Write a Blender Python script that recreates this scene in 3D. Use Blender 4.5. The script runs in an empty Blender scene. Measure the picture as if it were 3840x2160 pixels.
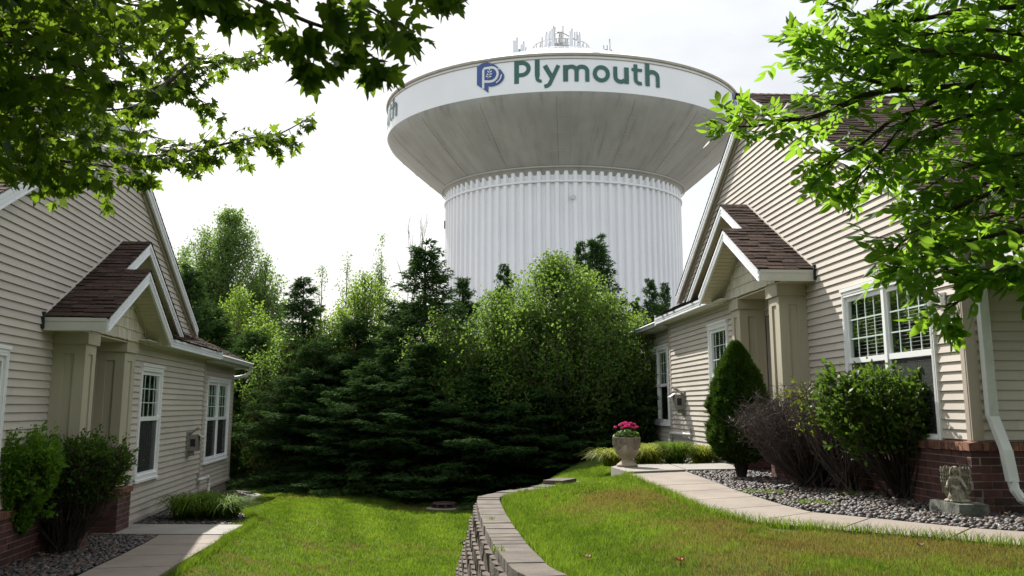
import bpy, bmesh, math, random
import numpy as np
from mathutils import Vector, Matrix
from math import sin, cos, pi, radians as RAD

SC = bpy.context.scene
COL = SC.collection

# ------------------------------------------------------------------ camera
cam_d = bpy.data.cameras.new('camera'); cam = bpy.data.objects.new('camera', cam_d); COL.objects.link(cam)
SC.camera = cam
cam_d.sensor_width = 36; cam_d.lens = 35.0
cam_d.shift_y = -270 / 3840
cam_d.clip_start = 0.1; cam_d.clip_end = 3000
cam.location = (0, 0, 0)                       # every height below is measured from the eye
cam.rotation_euler = (RAD(90 + 10.82), 0, 0)
cam_d.dof.use_dof = True; cam_d.dof.focus_distance = 40; cam_d.dof.aperture_fstop = 11

# ------------------------------------------------------------------ sun, sky, exposure
SUN_EL = 42.0; SUN_AZ = 25.0                   # degrees, azimuth from +Y towards -X
sdir = Vector((-sin(RAD(SUN_AZ)) * cos(RAD(SUN_EL)), cos(RAD(SUN_AZ)) * cos(RAD(SUN_EL)), sin(RAD(SUN_EL))))
sl = bpy.data.lights.new('sun', 'SUN'); sl.energy = 5.0; sl.angle = RAD(0.6); sl.color = (1.0, 0.955, 0.88)
so = bpy.data.objects.new('sun', sl); COL.objects.link(so); so.rotation_euler = sdir.to_track_quat('Z', 'Y').to_euler()
so.location = (-30, 60, 60)
W = bpy.data.worlds.new('World'); SC.world = W; W.use_nodes = True
wn = W.node_tree; wn.nodes.clear()
def wN(t, **k):
    n = wn.nodes.new(t)
    for a, b in k.items(): setattr(n, a, b)
    return n
sky = wN('ShaderNodeTexSky', sky_type='NISHITA', sun_disc=False, sun_elevation=RAD(SUN_EL), sun_rotation=RAD(-SUN_AZ))
sky.dust_density = 3.0; sky.air_density = 1.2
tc = wN('ShaderNodeTexCoord'); mp = wN('ShaderNodeMapping'); mp.inputs['Scale'].default_value = (1, 1, 2.6)
nz = wN('ShaderNodeTexNoise'); nz.inputs['Scale'].default_value = 2.2; nz.inputs['Detail'].default_value = 5
rp = wN('ShaderNodeMapRange'); rp.inputs[1].default_value = 0.3; rp.inputs[2].default_value = 0.7
rp.inputs[3].default_value = 0.62; rp.inputs[4].default_value = 0.95
mx = wN('ShaderNodeMix', data_type='RGBA'); 
nz2 = wN('ShaderNodeTexNoise'); nz2.inputs['Scale'].default_value = 3.4; nz2.inputs['Detail'].default_value = 6; nz2.inputs['Roughness'].default_value = .6
rp2 = wN('ShaderNodeMapRange'); rp2.inputs[1].default_value = 0.36; rp2.inputs[2].default_value = 0.6
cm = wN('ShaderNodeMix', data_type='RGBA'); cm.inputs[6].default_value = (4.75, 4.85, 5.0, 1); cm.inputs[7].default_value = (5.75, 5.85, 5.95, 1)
bg = wN('ShaderNodeBackground'); bg.inputs[1].default_value = 0.1
ow = wN('ShaderNodeOutputWorld')
L = wn.links.new
L(tc.outputs['Generated'], mp.inputs[0]); L(mp.outputs[0], nz.inputs[0]); L(nz.outputs[0], rp.inputs[0])
L(mp.outputs[0], nz2.inputs[0]); L(nz2.outputs[0], rp2.inputs[0]); L(rp2.outputs[0], cm.inputs[0]); 
sx = wN('ShaderNodeSeparateXYZ'); L(tc.outputs['Generated'], sx.inputs[0]); br = wN('ShaderNodeMapRange')      # clouds behind the viewer brightened as added fill light for the tower
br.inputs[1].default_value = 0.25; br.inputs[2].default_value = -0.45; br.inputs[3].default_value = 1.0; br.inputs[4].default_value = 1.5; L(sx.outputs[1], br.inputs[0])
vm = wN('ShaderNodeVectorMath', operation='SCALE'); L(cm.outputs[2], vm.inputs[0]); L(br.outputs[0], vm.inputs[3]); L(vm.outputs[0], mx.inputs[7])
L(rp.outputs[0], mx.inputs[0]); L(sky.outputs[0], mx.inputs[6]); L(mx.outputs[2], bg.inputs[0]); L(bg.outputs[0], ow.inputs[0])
SC.view_settings.view_transform = 'Standard'; SC.view_settings.look = 'None'
SC.view_settings.gamma = 1; SC.view_settings.exposure = 0.82
SC.render.engine = 'CYCLES'

# ------------------------------------------------------------------ materials
def newmat(name):
    m = bpy.data.materials.new(name); m.use_nodes = True
    nt = m.node_tree; b = nt.nodes['Principled BSDF']
    return m, nt, b
def ramp(nt, cols, pos=None):
    r = nt.nodes.new('ShaderNodeValToRGB'); e = r.color_ramp.elements
    pos = pos or [i / (len(cols) - 1) for i in range(len(cols))]
    while len(e) < len(cols): e.new(0.5)
    for i, (c, p) in enumerate(zip(cols, pos)): e[i].position = p; e[i].color = (*c, 1)
    return r
def noise(nt, scale, detail=4, vec=None, rough=0.55, sc3=None):
    n = nt.nodes.new('ShaderNodeTexNoise'); n.inputs['Scale'].default_value = scale
    n.inputs['Detail'].default_value = detail; n.inputs['Roughness'].default_value = rough
    g = nt.nodes.new('ShaderNodeNewGeometry')
    v = g.outputs['Position']
    if sc3:
        mpn = nt.nodes.new('ShaderNodeMapping'); mpn.inputs['Scale'].default_value = sc3
        nt.links.new(v, mpn.inputs[0]); v = mpn.outputs[0]
    nt.links.new(v, n.inputs['Vector'])
    return n
def mixc(nt, fac, a, b, mode='MIX'):
    m = nt.nodes.new('ShaderNodeMix'); m.data_type = 'RGBA'; m.blend_type = mode
    for s, v in ((0, fac), (6, a), (7, b)):
        if hasattr(v, 'links') or hasattr(v, 'is_output'): nt.links.new(v, m.inputs[s])
        elif isinstance(v, (int, float)): m.inputs[s].default_value = v
        else: m.inputs[s].default_value = (*v, 1)
    return m.outputs[2]
def attr(nt, name='tint'):
    a = nt.nodes.new('ShaderNodeAttribute'); a.attribute_name = name
    return a.outputs['Fac']
def bump(nt, b, h, dist=0.01, strength=0.5):
    n = nt.nodes.new('ShaderNodeBump'); n.inputs['Strength'].default_value = strength; n.inputs['Distance'].default_value = dist
    nt.links.new(h, n.inputs['Height']); nt.links.new(n.outputs[0], b.inputs['Normal'])
def mat(name, c, rough=0.6, var=0.12, scale=3.0, c2=None, bscale=None, bdist=0.004, bstr=0.4, metal=0, tint=0, sc3=None, spec=None, detail=5):
    """noise-varied paint/stone/fabric; c2 = second colour reached through the noise; tint = strength of per-face variation"""
    m, nt, b = newmat(name)
    n = noise(nt, scale, detail, sc3=sc3)
    c2 = c2 or tuple(x * (1 - var) for x in c)
    r = ramp(nt, [c2, c], [0.35, 0.65]); nt.links.new(n.outputs[0], r.inputs[0]); col = r.outputs[0]
    if tint:
        rr = ramp(nt, [(1 - tint,) * 3, (1 + tint,) * 3]); nt.links.new(attr(nt), rr.inputs[0])
        col = mixc(nt, 1.0, col, rr.outputs[0], 'MULTIPLY')
    nt.links.new(col, b.inputs['Base Color'])
    b.inputs['Roughness'].default_value = rough; b.inputs['Metallic'].default_value = metal
    if spec is not None: b.inputs['Specular IOR Level'].default_value = spec
    if bscale:
        n2 = noise(nt, bscale, 4); bump(nt, b, n2.outputs[0], bdist, bstr)
    return m
def leafmat(name, c0, c1, trans, tf=0.5, rough=0.5, spec=0.2):
    m, nt, b = newmat(name)
    r = ramp(nt, [c0, c1]); nt.links.new(attr(nt), r.inputs[0])
    nt.links.new(r.outputs[0], b.inputs['Base Color']); b.inputs['Roughness'].default_value = rough
    b.inputs['Specular IOR Level'].default_value = spec
    t = nt.nodes.new('ShaderNodeBsdfTranslucent')
    rt = ramp(nt, [tuple(x * 0.7 for x in trans), trans]); nt.links.new(attr(nt), rt.inputs[0]); nt.links.new(rt.outputs[0], t.inputs[0])
    mx = nt.nodes.new('ShaderNodeMixShader'); mx.inputs[0].default_value = tf
    nt.links.new(b.outputs[0], mx.inputs[1]); nt.links.new(t.outputs[0], mx.inputs[2])
    nt.links.new(mx.outputs[0], nt.nodes['Material Output'].inputs[0])
    return m

M = {}
M['siding'] = mat('siding', (0.49, 0.445, 0.388), 0.55, 0.07, 1.3, bscale=9, bdist=0.004, bstr=0.12, spec=0.3, tint=0.05)
M['siding_dark'] = mat('siding_trim', (0.42, 0.375, 0.33), 0.5, 0.06, 2)
M['cornerb'] = mat('corner_trim', (0.40, 0.345, 0.29), 0.5, 0.08, 3)
M['cream'] = mat('cream_trim', (0.42, 0.385, 0.285), 0.65, 0.10, 3, bscale=90, bdist=0.0015, bstr=0.5, sc3=(1, 1, 0.25))
M['shake'] = mat('shake', (0.58, 0.54, 0.42), 0.7, 0.12, 6, bscale=60, bdist=0.002, bstr=0.5, tint=0.13)
M['white'] = mat('white_trim', (0.72, 0.74, 0.76), 0.4, 0.05, 1.5, spec=0.4)
M['vinyl'] = mat('white_vinyl', (0.80, 0.81, 0.81), 0.35, 0.04, 1.5, spec=0.5)
M['gutter'] = mat('gutter_white', (0.66, 0.68, 0.66), 0.4, 0.12, 2.5)
M['soffit'] = mat('soffit', (0.56, 0.52, 0.39), 0.6, 0.05, 3, spec=0.3)
M['soffit_w'] = mat('soffit_pale', (0.62, 0.60, 0.52), 0.6, 0.05, 3, spec=0.3)
M['shingle'] = mat('shingle', (0.074, 0.050, 0.041), 0.95, 0.4, 26, c2=(0.036, 0.025, 0.021), bscale=160, bdist=0.003, bstr=0.8, tint=0.34, spec=0.05)
M['brick'] = mat('brick', (0.090, 0.034, 0.027), 0.85, 0.4, 9, c2=(0.048, 0.019, 0.017), bscale=50, bdist=0.004, bstr=0.6, tint=0.45)
M['brick_cap'] = mat('brick_cap', (0.20, 0.088, 0.048), 0.85, 0.4, 9, c2=(0.075, 0.032, 0.027), bscale=50, bdist=0.004, bstr=0.6, tint=0.4)
M['mortar'] = mat('mortar', (0.27, 0.23, 0.20), 0.95, 0.2, 20)
M['concrete'] = mat('concrete', (0.245, 0.205, 0.168), 0.9, 0.10, 1.6, c2=(0.205, 0.172, 0.142), bscale=70, bdist=0.003, bstr=0.35)
M['concrete_p'] = mat('concrete_pad', (0.275, 0.26, 0.235), 0.9, 0.10, 1.6, c2=(0.23, 0.215, 0.19), bscale=70, bdist=0.003, bstr=0.35)
def stain(m, dark=.72):
    nt = m.node_tree; b = nt.nodes['Principled BSDF']; src = b.inputs['Base Color'].links[0].from_socket
    n = noise(nt, 1.1, 8, rough=.75); r = ramp(nt, [(dark,) * 3, (1, 1, 1), (1.06,) * 3], [.30, .50, .75]); nt.links.new(n.outputs[0], r.inputs[0])
    n2 = noise(nt, 9., 6, rough=.8); r2 = ramp(nt, [(.70,) * 3, (1, 1, 1)], [.30, .42]); nt.links.new(n2.outputs[0], r2.inputs[0])
    nt.links.new(mixc(nt, 1., mixc(nt, 1., src, r.outputs[0], 'MULTIPLY'), r2.outputs[0], 'MULTIPLY'), b.inputs['Base Color'])
stain(M['concrete']); stain(M['concrete_p'])
M['found'] = mat('foundation', (0.24, 0.21, 0.18), 0.95, 0.15, 2, bscale=30)
M['dark'] = mat('dark_gap', (0.02, 0.02, 0.02), 0.9)
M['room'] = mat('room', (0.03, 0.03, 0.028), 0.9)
M['grey'] = mat('meter_grey', (0.22, 0.205, 0.18), 0.5, 0.15, 6)
M['galv'] = mat('galvanised', (0.42, 0.42, 0.40), 0.35, 0.15, 8, metal=0.7)
M['pvc'] = mat('pvc', (0.66, 0.66, 0.63), 0.35, 0.12, 5)
M['rust'] = mat('cast_iron', (0.060, 0.034, 0.028), 0.75, 0.4, 14, bscale=60)
M['tower'] = None
M['blind'] = mat('blind', (0.30, 0.30, 0.265), 0.6)
M['door'] = mat('door_brown', (0.09, 0.045, 0.03), 0.5)
M['block'] = mat('wall_block', (0.14, 0.108, 0.085), 0.95, 0.3, 7, c2=(0.062, 0.05, 0.042), bscale=26, bdist=0.02, bstr=0.9, tint=0.16)
M['capstone'] = mat('capstone', (0.135, 0.112, 0.090), 0.95, 0.25, 5, c2=(0.082, 0.069, 0.057), bscale=45, bdist=0.008, bstr=1.0, tint=0.13)
def glassmat(name, through, c=(0.02, 0.022, 0.02)):
    m, nt, b = newmat(name)
    b.inputs['Base Color'].default_value = (*c, 1); b.inputs['Roughness'].default_value = 0.25
    g = nt.nodes.new('ShaderNodeBsdfGlossy'); g.inputs['Roughness'].default_value = 0.01; g.inputs[0].default_value = (0.9, 0.95, 0.93, 1)
    t = nt.nodes.new('ShaderNodeBsdfTransparent'); t.inputs[0].default_value = (through,) * 3 + (1,)
    g_ = nt.nodes.new('ShaderNodeNewGeometry'); dt = nt.nodes.new('ShaderNodeVectorMath'); dt.operation = 'DOT_PRODUCT'
    nt.links.new(g_.outputs['Normal'], dt.inputs[0]); nt.links.new(g_.outputs['Incoming'], dt.inputs[1])
    def mth(op, a, b=None):
        m_ = nt.nodes.new('ShaderNodeMath'); m_.operation = op
        for i_, v_ in enumerate((a, b)):
            if v_ is None: continue
            if isinstance(v_, (int, float)): m_.inputs[i_].default_value = v_
            else: nt.links.new(v_, m_.inputs[i_])
        return m_.outputs[0]
    ff = mth('ADD', mth('MULTIPLY', mth('POWER', mth('SUBTRACT', 1.0, mth('ABSOLUTE', dt.outputs['Value'])), 3.0), .75), .20)   # two panes
    mx = nt.nodes.new('ShaderNodeMixShader')
    nzz = noise(nt, 0.9, 2); bp = nt.nodes.new('ShaderNodeBump'); bp.inputs['Distance'].default_value = 0.004; bp.inputs['Strength'].default_value = 0.35
    nt.links.new(nzz.outputs[0], bp.inputs['Height']); nt.links.new(bp.outputs[0], g.inputs['Normal'])
    nt.links.new(ff, mx.inputs[0]); nt.links.new(t.outputs[0], mx.inputs[1]); nt.links.new(g.outputs[0], mx.inputs[2])
    nt.links.new(mx.outputs[0], nt.nodes['Material Output'].inputs[0])
    return m
M['glass'] = glassmat('window_glass', 0.9)
M['screen'] = None
def screenmat():
    m, nt, b = newmat('insect_screen')
    b.inputs['Base Color'].default_value = (0.025, 0.027, 0.03, 1); b.inputs['Roughness'].default_value = 0.6
    t = nt.nodes.new('ShaderNodeBsdfTransparent'); mx = nt.nodes.new('ShaderNodeMixShader'); mx.inputs[0].default_value = 0.62
    nt.links.new(t.outputs[0], mx.inputs[1]); nt.links.new(b.outputs[0], mx.inputs[2]); nt.links.new(mx.outputs[0], nt.nodes['Material Output'].inputs[0])
    return m
M['screen'] = screenmat()

# ------------------------------------------------------------------ mesh helpers
class MB:
    def __init__(s, F=None): s.v = []; s.f = []; s.t = []; s.F = F or (lambda a, b, c: Vector((a, b, c)))
    def P(s, p): return s.F(*p)
    def face(s, pts, t=0.5):
        i = len(s.v); s.v += [tuple(s.P(p)) for p in pts]; s.f.append(tuple(range(i, i + len(pts)))); s.t.append(t)
    def hexa(s, p8, t=0.5):
        i = len(s.v); s.v += [tuple(s.P(p)) for p in p8]
        for q in ((0, 1, 2, 3), (4, 7, 6, 5), (0, 4, 5, 1), (1, 5, 6, 2), (2, 6, 7, 3), (3, 7, 4, 0)):
            s.f.append(tuple(i + k for k in q)); s.t.append(t)
    def box(s, a0, a1, b0, b1, c0, c1, t=0.5):
        s.hexa([(a0, b0, c0), (a1, b0, c0), (a1, b1, c0), (a0, b1, c0), (a0, b0, c1), (a1, b0, c1), (a1, b1, c1), (a0, b1, c1)], t)
    def prism(s, poly, vec, t=0.5):
        n = len(poly); i = len(s.v)
        s.v += [tuple(s.P(p)) for p in poly] + [tuple(s.P(tuple(a + b for a, b in zip(p, vec)))) for p in poly]
        s.f.append(tuple(range(i, i + n))); s.f.append(tuple(range(i + 2 * n - 1, i + n - 1, -1))); s.t += [t, t]
        for k in range(n):
            s.f.append((i + k, i + (k + 1) % n, i + n + (k + 1) % n, i + n + k)); s.t.append(t)
    def tube(s, pts, r, n=8, t=0.5, cap=True):
        P = [Vector(s.P(p)) for p in pts]; R = r if isinstance(r, (list, tuple)) else [r] * len(P)
        i0 = len(s.v); up = Vector((0.13, 0.21, 0.97))
        for k, p in enumerate(P):
            d = (P[min(k + 1, len(P) - 1)] - P[max(k - 1, 0)]).normalized()
            a = d.cross(up)
            if a.length < 0.05: a = d.cross(Vector((1, 0, 0)))
            a.normalize(); b = d.cross(a)
            for j in range(n):
                q = p + (a * cos(2 * pi * j / n) + b * sin(2 * pi * j / n)) * R[k]; s.v.append(tuple(q))
        for k in range(len(P) - 1):
            for j in range(n):
                s.f.append((i0 + k * n + j, i0 + k * n + (j + 1) % n, i0 + (k + 1) * n + (j + 1) % n, i0 + (k + 1) * n + j)); s.t.append(t)
        if cap:
            s.f.append(tuple(i0 + j for j in range(n))); s.f.append(tuple(i0 + (len(P) - 1) * n + j for j in range(n - 1, -1, -1))); s.t += [t, t]
    def lathe(s, prof, c=(0, 0, 0), n=24, t=0.5):
        i0 = len(s.v)
        for r, z in prof:
            for j in range(n):
                s.v.append(tuple(s.P((c[0] + r * cos(2 * pi * j / n), c[1] + r * sin(2 * pi * j / n), c[2] + z))))
        for k in range(len(prof) - 1):
            for j in range(n):
                s.f.append((i0 + k * n + j, i0 + k * n + (j + 1) % n, i0 + (k + 1) * n + (j + 1) % n, i0 + (k + 1) * n + j)); s.t.append(t)
    def ball(s, c, r, n=8, m=6, t=0.5, sq=(1, 1, 1)):
        i0 = len(s.v)
        for k in range(m + 1):
            a = pi * k / m
            for j in range(n):
                s.v.append(tuple(s.P((c[0] + r * sq[0] * sin(a) * cos(2 * pi * j / n), c[1] + r * sq[1] * sin(a) * sin(2 * pi * j / n), c[2] + r * sq[2] * cos(a)))))
        for k in range(m):
            for j in range(n):
                s.f.append((i0 + k * n + j, i0 + (k + 1) * n + j, i0 + (k + 1) * n + (j + 1) % n, i0 + k * n + (j + 1) % n)); s.t.append(t)

def link(name, me, material, parent=None, base=(0, 0, 0), smooth=False):
    o = bpy.data.objects.new(name, me); COL.objects.link(o)
    if material: me.materials.append(material)
    if smooth: me.polygons.foreach_set('use_smooth', [True] * len(me.polygons))
    if parent: o.parent = parent
    else: o.location = base
    return o
def wpos(o):
    p = Vector((0, 0, 0))
    while o is not None: p += o.location; o = o.parent
    return p
def build(mb, name, material, parent=None, base=None, smooth=False):
    """links the collected shapes (given in world coordinates) as ONE mesh object"""
    off = wpos(parent) if parent else Vector(base or (0, 0, 0))
    me = bpy.data.meshes.new(name)
    me.from_pydata([(x - off.x, y - off.y, z - off.z) for x, y, z in mb.v], [], mb.f)
    a = me.attributes.new('tint', 'FLOAT', 'FACE'); a.data.foreach_set('value', mb.t)
    me.update()
    return link(name, me, material, parent, tuple(off), smooth)
def np_mesh(name, V, faces, tint, smooth=False):
    """V (n,3) array, faces = (m,k) index array of equal-sized faces, tint (m,)"""
    me = bpy.data.meshes.new(name); m, k = faces.shape
    me.vertices.add(len(V)); me.vertices.foreach_set('co', np.ascontiguousarray(V, dtype=np.float32).ravel())
    me.loops.add(m * k); me.loops.foreach_set('vertex_index', faces.astype(np.int32).ravel())
    me.polygons.add(m); me.polygons.foreach_set('loop_start', (np.arange(m) * k).astype(np.int32))
    me.polygons.foreach_set('loop_total', np.full(m, k, dtype=np.int32))
    a = me.attributes.new('tint', 'FLOAT', 'FACE'); a.data.foreach_set('value', np.asarray(tint, dtype=np.float32))
    if smooth: me.polygons.foreach_set('use_smooth', np.ones(m, dtype=bool))
    me.update(calc_edges=True); me.validate()
    return me
def tag(o, label=None, cat=None, group=None, kind=None):
    if label: o['label'] = label
    if cat: o['category'] = cat
    if group: o['group'] = group
    if kind: o['kind'] = kind
    return o
def thing(name, loc, label, cat, group=None):
    o = bpy.data.objects.new(name, None); COL.objects.link(o); o.location = loc; o.empty_display_size = 0.3
    return tag(o, label, cat, group)
def copy_tree(o, parent=None):
    c = o.copy(); COL.objects.link(c)
    if parent: c.parent = parent
    for ch in o.children: copy_tree(ch, c)
    return c
def bezier_y(pts, y):
    ys = [p[1] for p in pts]; xs = [p[0] for p in pts]
    return float(np.interp(y, ys, xs))

# ================================================================== TWO TOWNHOUSES
YR = RAD(-3.42); YL = RAD(-6.15)
EXPO = 0.1016
def siding(mb, z0, z1, iv, v0, openings=(), lap=0.023):
    """real lap siding: iv(z) -> (s0, s1); openings (sa, sb, za, zb) are left out"""
    k = 0; z = z0
    while z < z1 - 1e-4:
        zt = min(z + EXPO, z1); cuts = sorted({z, zt} | {q for o in openings for q in o[2:4] if z < q < zt})
        for a, b in zip(cuts[:-1], cuts[1:]):
            va = v0 + lap * (1 - (a - z) / EXPO) + 0.003; vb = v0 + lap * (1 - (b - z) / EXPO) + 0.003
            A0, A1 = iv(a); B0, B1 = iv(b)
            if A1 <= A0: continue
            if B1 < B0: B0 = B1 = (B0 + B1) / 2
            segs = [(A0, A1, B0, B1)]
            for o in openings:
                if o[2] < (a + b) / 2 < o[3]:
                    ns = []
                    for q in segs:
                        if o[1] <= q[0] or o[0] >= q[1]: ns.append(q); continue
                        if o[0] > q[0]: ns.append((q[0], o[0], q[2], o[0]))
                        if o[1] < q[1]: ns.append((o[1], q[1], o[1], q[3]))
                    segs = ns
            for p, q, r, s in segs:                                            # boards meet in butt joints every few metres
                xs_ = [p]; x = abs(math.sin(z * 91.7)) * 3.6
                while x < q - .1:
                    if x > p + .1: xs_.append(x)
                    x += 3.6
                xs_.append(q)
                for u0, u1 in zip(xs_[:-1], xs_[1:]):
                    t0, t1 = (r if u0 == p else min(max(u0, r), s)), (s if u1 == q else min(max(u1 - .002, r), s))
                    mb.face([(u0, va, a), (u1 - (0 if u1 == q else .002), va, a), (t1, vb, b), (t0, vb, b)], math.sin(u0 * 57. + z * 131.) * .5 + .5)
                if a == z: mb.face([(p, va, a), (q, va, a), (q, v0 + 0.002, a + 0.003), (p, v0 + 0.002, a + 0.003)])
        z = zt
def shingles(mb, O, U, V, N, T, iv, expo=0.135, rnd=None, edge_t=0.012):
    """courses of butted tabs; O eave origin, U along the eave, V up the slope, N normal (3-tuples in the house frame)"""
    rnd = rnd or random.Random(3)
    def Q(u, t, n): return tuple(O[i] + U[i] * u + V[i] * t + N[i] * n for i in range(3))
    t = 0.0
    while t < T:
        t1 = min(t + expo, T); u0, u1 = iv((t + t1) / 2)
        if u1 - u0 > 0.02:
            u = u0 - rnd.random() * 0.25
            while u < u1:
                w = rnd.uniform(0.13, 0.34); a, b = max(u, u0), min(u + w, u1); u += w
                if b - a < 0.004: continue
                h = edge_t + rnd.choice((0, 0.004, 0.012)); tt = t - rnd.choice((0, 0.0, 0.022, .03)); h1 = 0.004; tn = rnd.random()
                mb.face([Q(a, tt, h), Q(b, tt, h), Q(b, t1 + 0.02, h1), Q(a, t1 + 0.02, h1)], tn)
                mb.face([Q(a, tt, h), Q(b, tt, h), Q(b, tt, -0.002), Q(a, tt, -0.002)], 0.0)
        t = t1
def shakes(mb, z0, z1, iv, v0, rnd, row=0.165):
    z = z0
    while z < z1:
        a, b = iv(z); c, d = iv(min(z + row, z1)); u = a - rnd.random() * 0.1
        while u < b:
            w = rnd.uniform(0.07, 0.15); p, q = max(u, a), min(u + w - 0.012, b); u += w
            if q - p < 0.01: continue
            zt = min(z + row + 0.01, z1)
            r = min(max(p, c), d); s = min(max(q, c), d)
            j = rnd.uniform(-0.008, 0.008)
            mb.face([(p, v0 + 0.018, z + j), (q, v0 + 0.018, z + j), (s, v0 + 0.005, zt), (r, v0 + 0.005, zt)], rnd.random())
            mb.face([(p, v0 + 0.018, z + j), (q, v0 + 0.018, z + j), (q, v0, z + j), (p, v0, z + j)], 0.2)
        z += row
def rail(mb, A, B, h, v0, v1):
    """board in the plane v = const whose TOP edge runs A=(s,z) -> B, h high measured vertically"""
    mb.prism([(A[0], v0, A[1]), (B[0], v0, B[1]), (B[0], v0, B[1] - h), (A[0], v0, A[1] - h)], (0, v1 - v0, 0))
def bricks(F, house, name, s0, s1, v, z0, z1, rnd, depth=0.09, cap=True, face='v'):
    """running-bond brick veneer standing in front of a mortar bed, each brick a raised block"""
    mm = MB(F); mm.box(s0, s1, v - depth, v - 0.006, z0, z1 - (0.09 if cap else 0))
    build(mm, name, M['mortar'], house)
    b = MB(F); H, Lb, J = 0.0795, 0.205, 0.010; z = z1 - (0.09 if cap else 0); k = 0
    while z > z0:
        u = s0 - (Lb / 2 if k % 2 else 0)
        while u < s1:
            a, c = max(u, s0 - 0.001), min(u + Lb - J, s1 + 0.001)
            if c - a > 0.02: b.box(a, c, v - depth + 0.01, v + rnd.uniform(-0.002, 0.002), z - H + J, z, rnd.random())
            u += Lb
        z -= H; k += 1
    build(b, 'brick_face', M['brick'], house)
    if cap:
        c = MB(F); u = s0 - 0.03
        while u < s1 + 0.03:
            e = min(u + 0.068, s1 + 0.03)
            c.hexa([(u, v - depth, z1 - 0.09), (e, v - depth, z1 - 0.09), (e, v + 0.025, z1 - 0.10), (u, v + 0.025, z1 - 0.10),
                    (u, v - depth, z1), (e, v - depth, z1), (e, v + 0.025, z1 - 0.022), (u, v + 0.025, z1 - 0.022)], rnd.random())
            u += 0.076
        build(c, 'brick_cap', M['brick_cap'], house)
def window(F, house, s0, s1, z0, z1, zm, v, units, cols, blind='slats', name='window', screen=True):
    """s0<s1 outer casing, zm = meeting rail height; frame is the part, panes / bars / blinds its sub-parts"""
    fr = MB(F); c = 0.075; p = 0.045
    fr.box(s0, s0 + c, v, v + p, z0, z1); fr.box(s1 - c, s1, v, v + p, z0, z1)
    fr.box(s0 + c, s1 - c, v, v + p, z1 - c, z1); fr.box(s0 + c, s1 - c, v, v + p, z0, z0 + c)
    fr.box(s0 - 0.015, s1 + 0.015, v, v + p + 0.018, z1, z1 + 0.045)           # head drip
    fr.box(s0 - 0.015, s1 + 0.015, v, v + p + 0.030, z0 - 0.035, z0)           # sill lip
    for a in (0.026, 0.052): fr.box(s0 + a, s0 + a + 0.006, v + p, v + p + 0.006, z0 + 0.02, z1 - 0.02); fr.box(s1 - a - 0.006, s1 - a, v + p, v + p + 0.006, z0 + 0.02, z1 - 0.02)
    fr.box(s0 + 0.02, s1 - 0.02, v + p, v + p + 0.006, z1 - 0.04, z1 - 0.03)
    m = 0.075 if units > 1 else 0
    W_ = (s1 - s0 - 2 * c - m * (units - 1)) / units
    f = build(fr, name, M['vinyl'], house)
    sash = MB(F); gl = MB(F); gr = MB(F); scn = MB(F); bl = MB(F); back = MB(F)
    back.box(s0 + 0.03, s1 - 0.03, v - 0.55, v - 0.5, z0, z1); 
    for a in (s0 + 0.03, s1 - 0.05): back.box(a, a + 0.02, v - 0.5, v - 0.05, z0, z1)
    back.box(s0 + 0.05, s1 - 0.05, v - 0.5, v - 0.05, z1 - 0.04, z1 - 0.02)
    for k in range(units):
        a = s0 + c + k * (W_ + m); b = a + W_
        if k: sash.box(a - m, a, v - 0.03, v + 0.034, z0 + c, z1 - c)
        w = 0.042
        sash.box(a, b, v - 0.03, v + 0.022, zm - 0.035, zm + 0.035)
        sash.box(a, b, v - 0.03, v + 0.010, z1 - c - w - 0.02, z1 - c); sash.box(a, b, v - 0.03, v + 0.014, z0 + c, z0 + c + w)
        sash.box(a, a + w, v - 0.03, v + 0.010, zm + 0.035, z1 - c - w - 0.02); sash.box(b - w, b, v - 0.03, v + 0.010, zm + 0.035, z1 - c - w - 0.02)
        sash.box(a, a + w, v - 0.03, v + 0.006, z0 + c + w, zm - 0.035); sash.box(b - w, b, v - 0.03, v + 0.006, z0 + c + w, zm - 0.035)
        zt = z1 - c - w - 0.02; zb = zm + 0.035
        gl.face([(a + w, v - 0.008, zb), (b - w, v - 0.008, zb), (b - w, v - 0.008, zt), (a + w, v - 0.008, zt)])
        gl.face([(a + w, v - 0.016, z0 + c + w), (b - w, v - 0.016, z0 + c + w), (b - w, v - 0.016, zm - 0.035), (a + w, v - 0.016, zm - 0.035)])
        for j in range(1, cols):
            x = a + w + (b - a - 2 * w) * j / cols; gr.box(x - 0.008, x + 0.008, v - 0.007, v - 0.001, zb, zt)
        for j in (1, 2):
            z = zb + (zt - zb) * j / 3; gr.box(a + w, b - w, v - 0.0075, v - 0.0005, z - 0.008, z + 0.008)
        if screen: scn.face([(a + w * .6, v - 0.002, z0 + c + w * .6), (b - w * .6, v - 0.002, z0 + c + w * .6), (b - w * .6, v - 0.002, zm - 0.035), (a + w * .6, v - 0.002, zm - 0.035)])
        if blind == 'slats':
            z = z0 + c + w
            while z < zt:
                bl.face([(a + w, v - 0.070, z - .007), (b - w, v - 0.070, z - .007), (b - w, v - 0.092, z + 0.006), (a + w, v - 0.092, z + 0.006)]); z += 0.046
        else:
            x = a + w
            while x < b - w - .02:
                bl.face([(x, v - 0.07, z0 + c), (x + 0.055, v - 0.10, z0 + c), (x + 0.055, v - 0.10, zt), (x, v - 0.07, zt)], random.random()); x += 0.09 if blind == 'sheer' else 0.17
    build(sash, 'sash', M['vinyl'], f); build(gl, 'pane', M['glass'], f); build(gr, 'grille', M['grille'], f)
    if screen: build(scn, 'screen', M['screen'], f)
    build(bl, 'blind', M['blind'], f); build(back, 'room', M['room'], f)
    return f
M['grille'] = mat('grille_bar', (0.55, 0.66, 0.62), 0.4)

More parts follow.
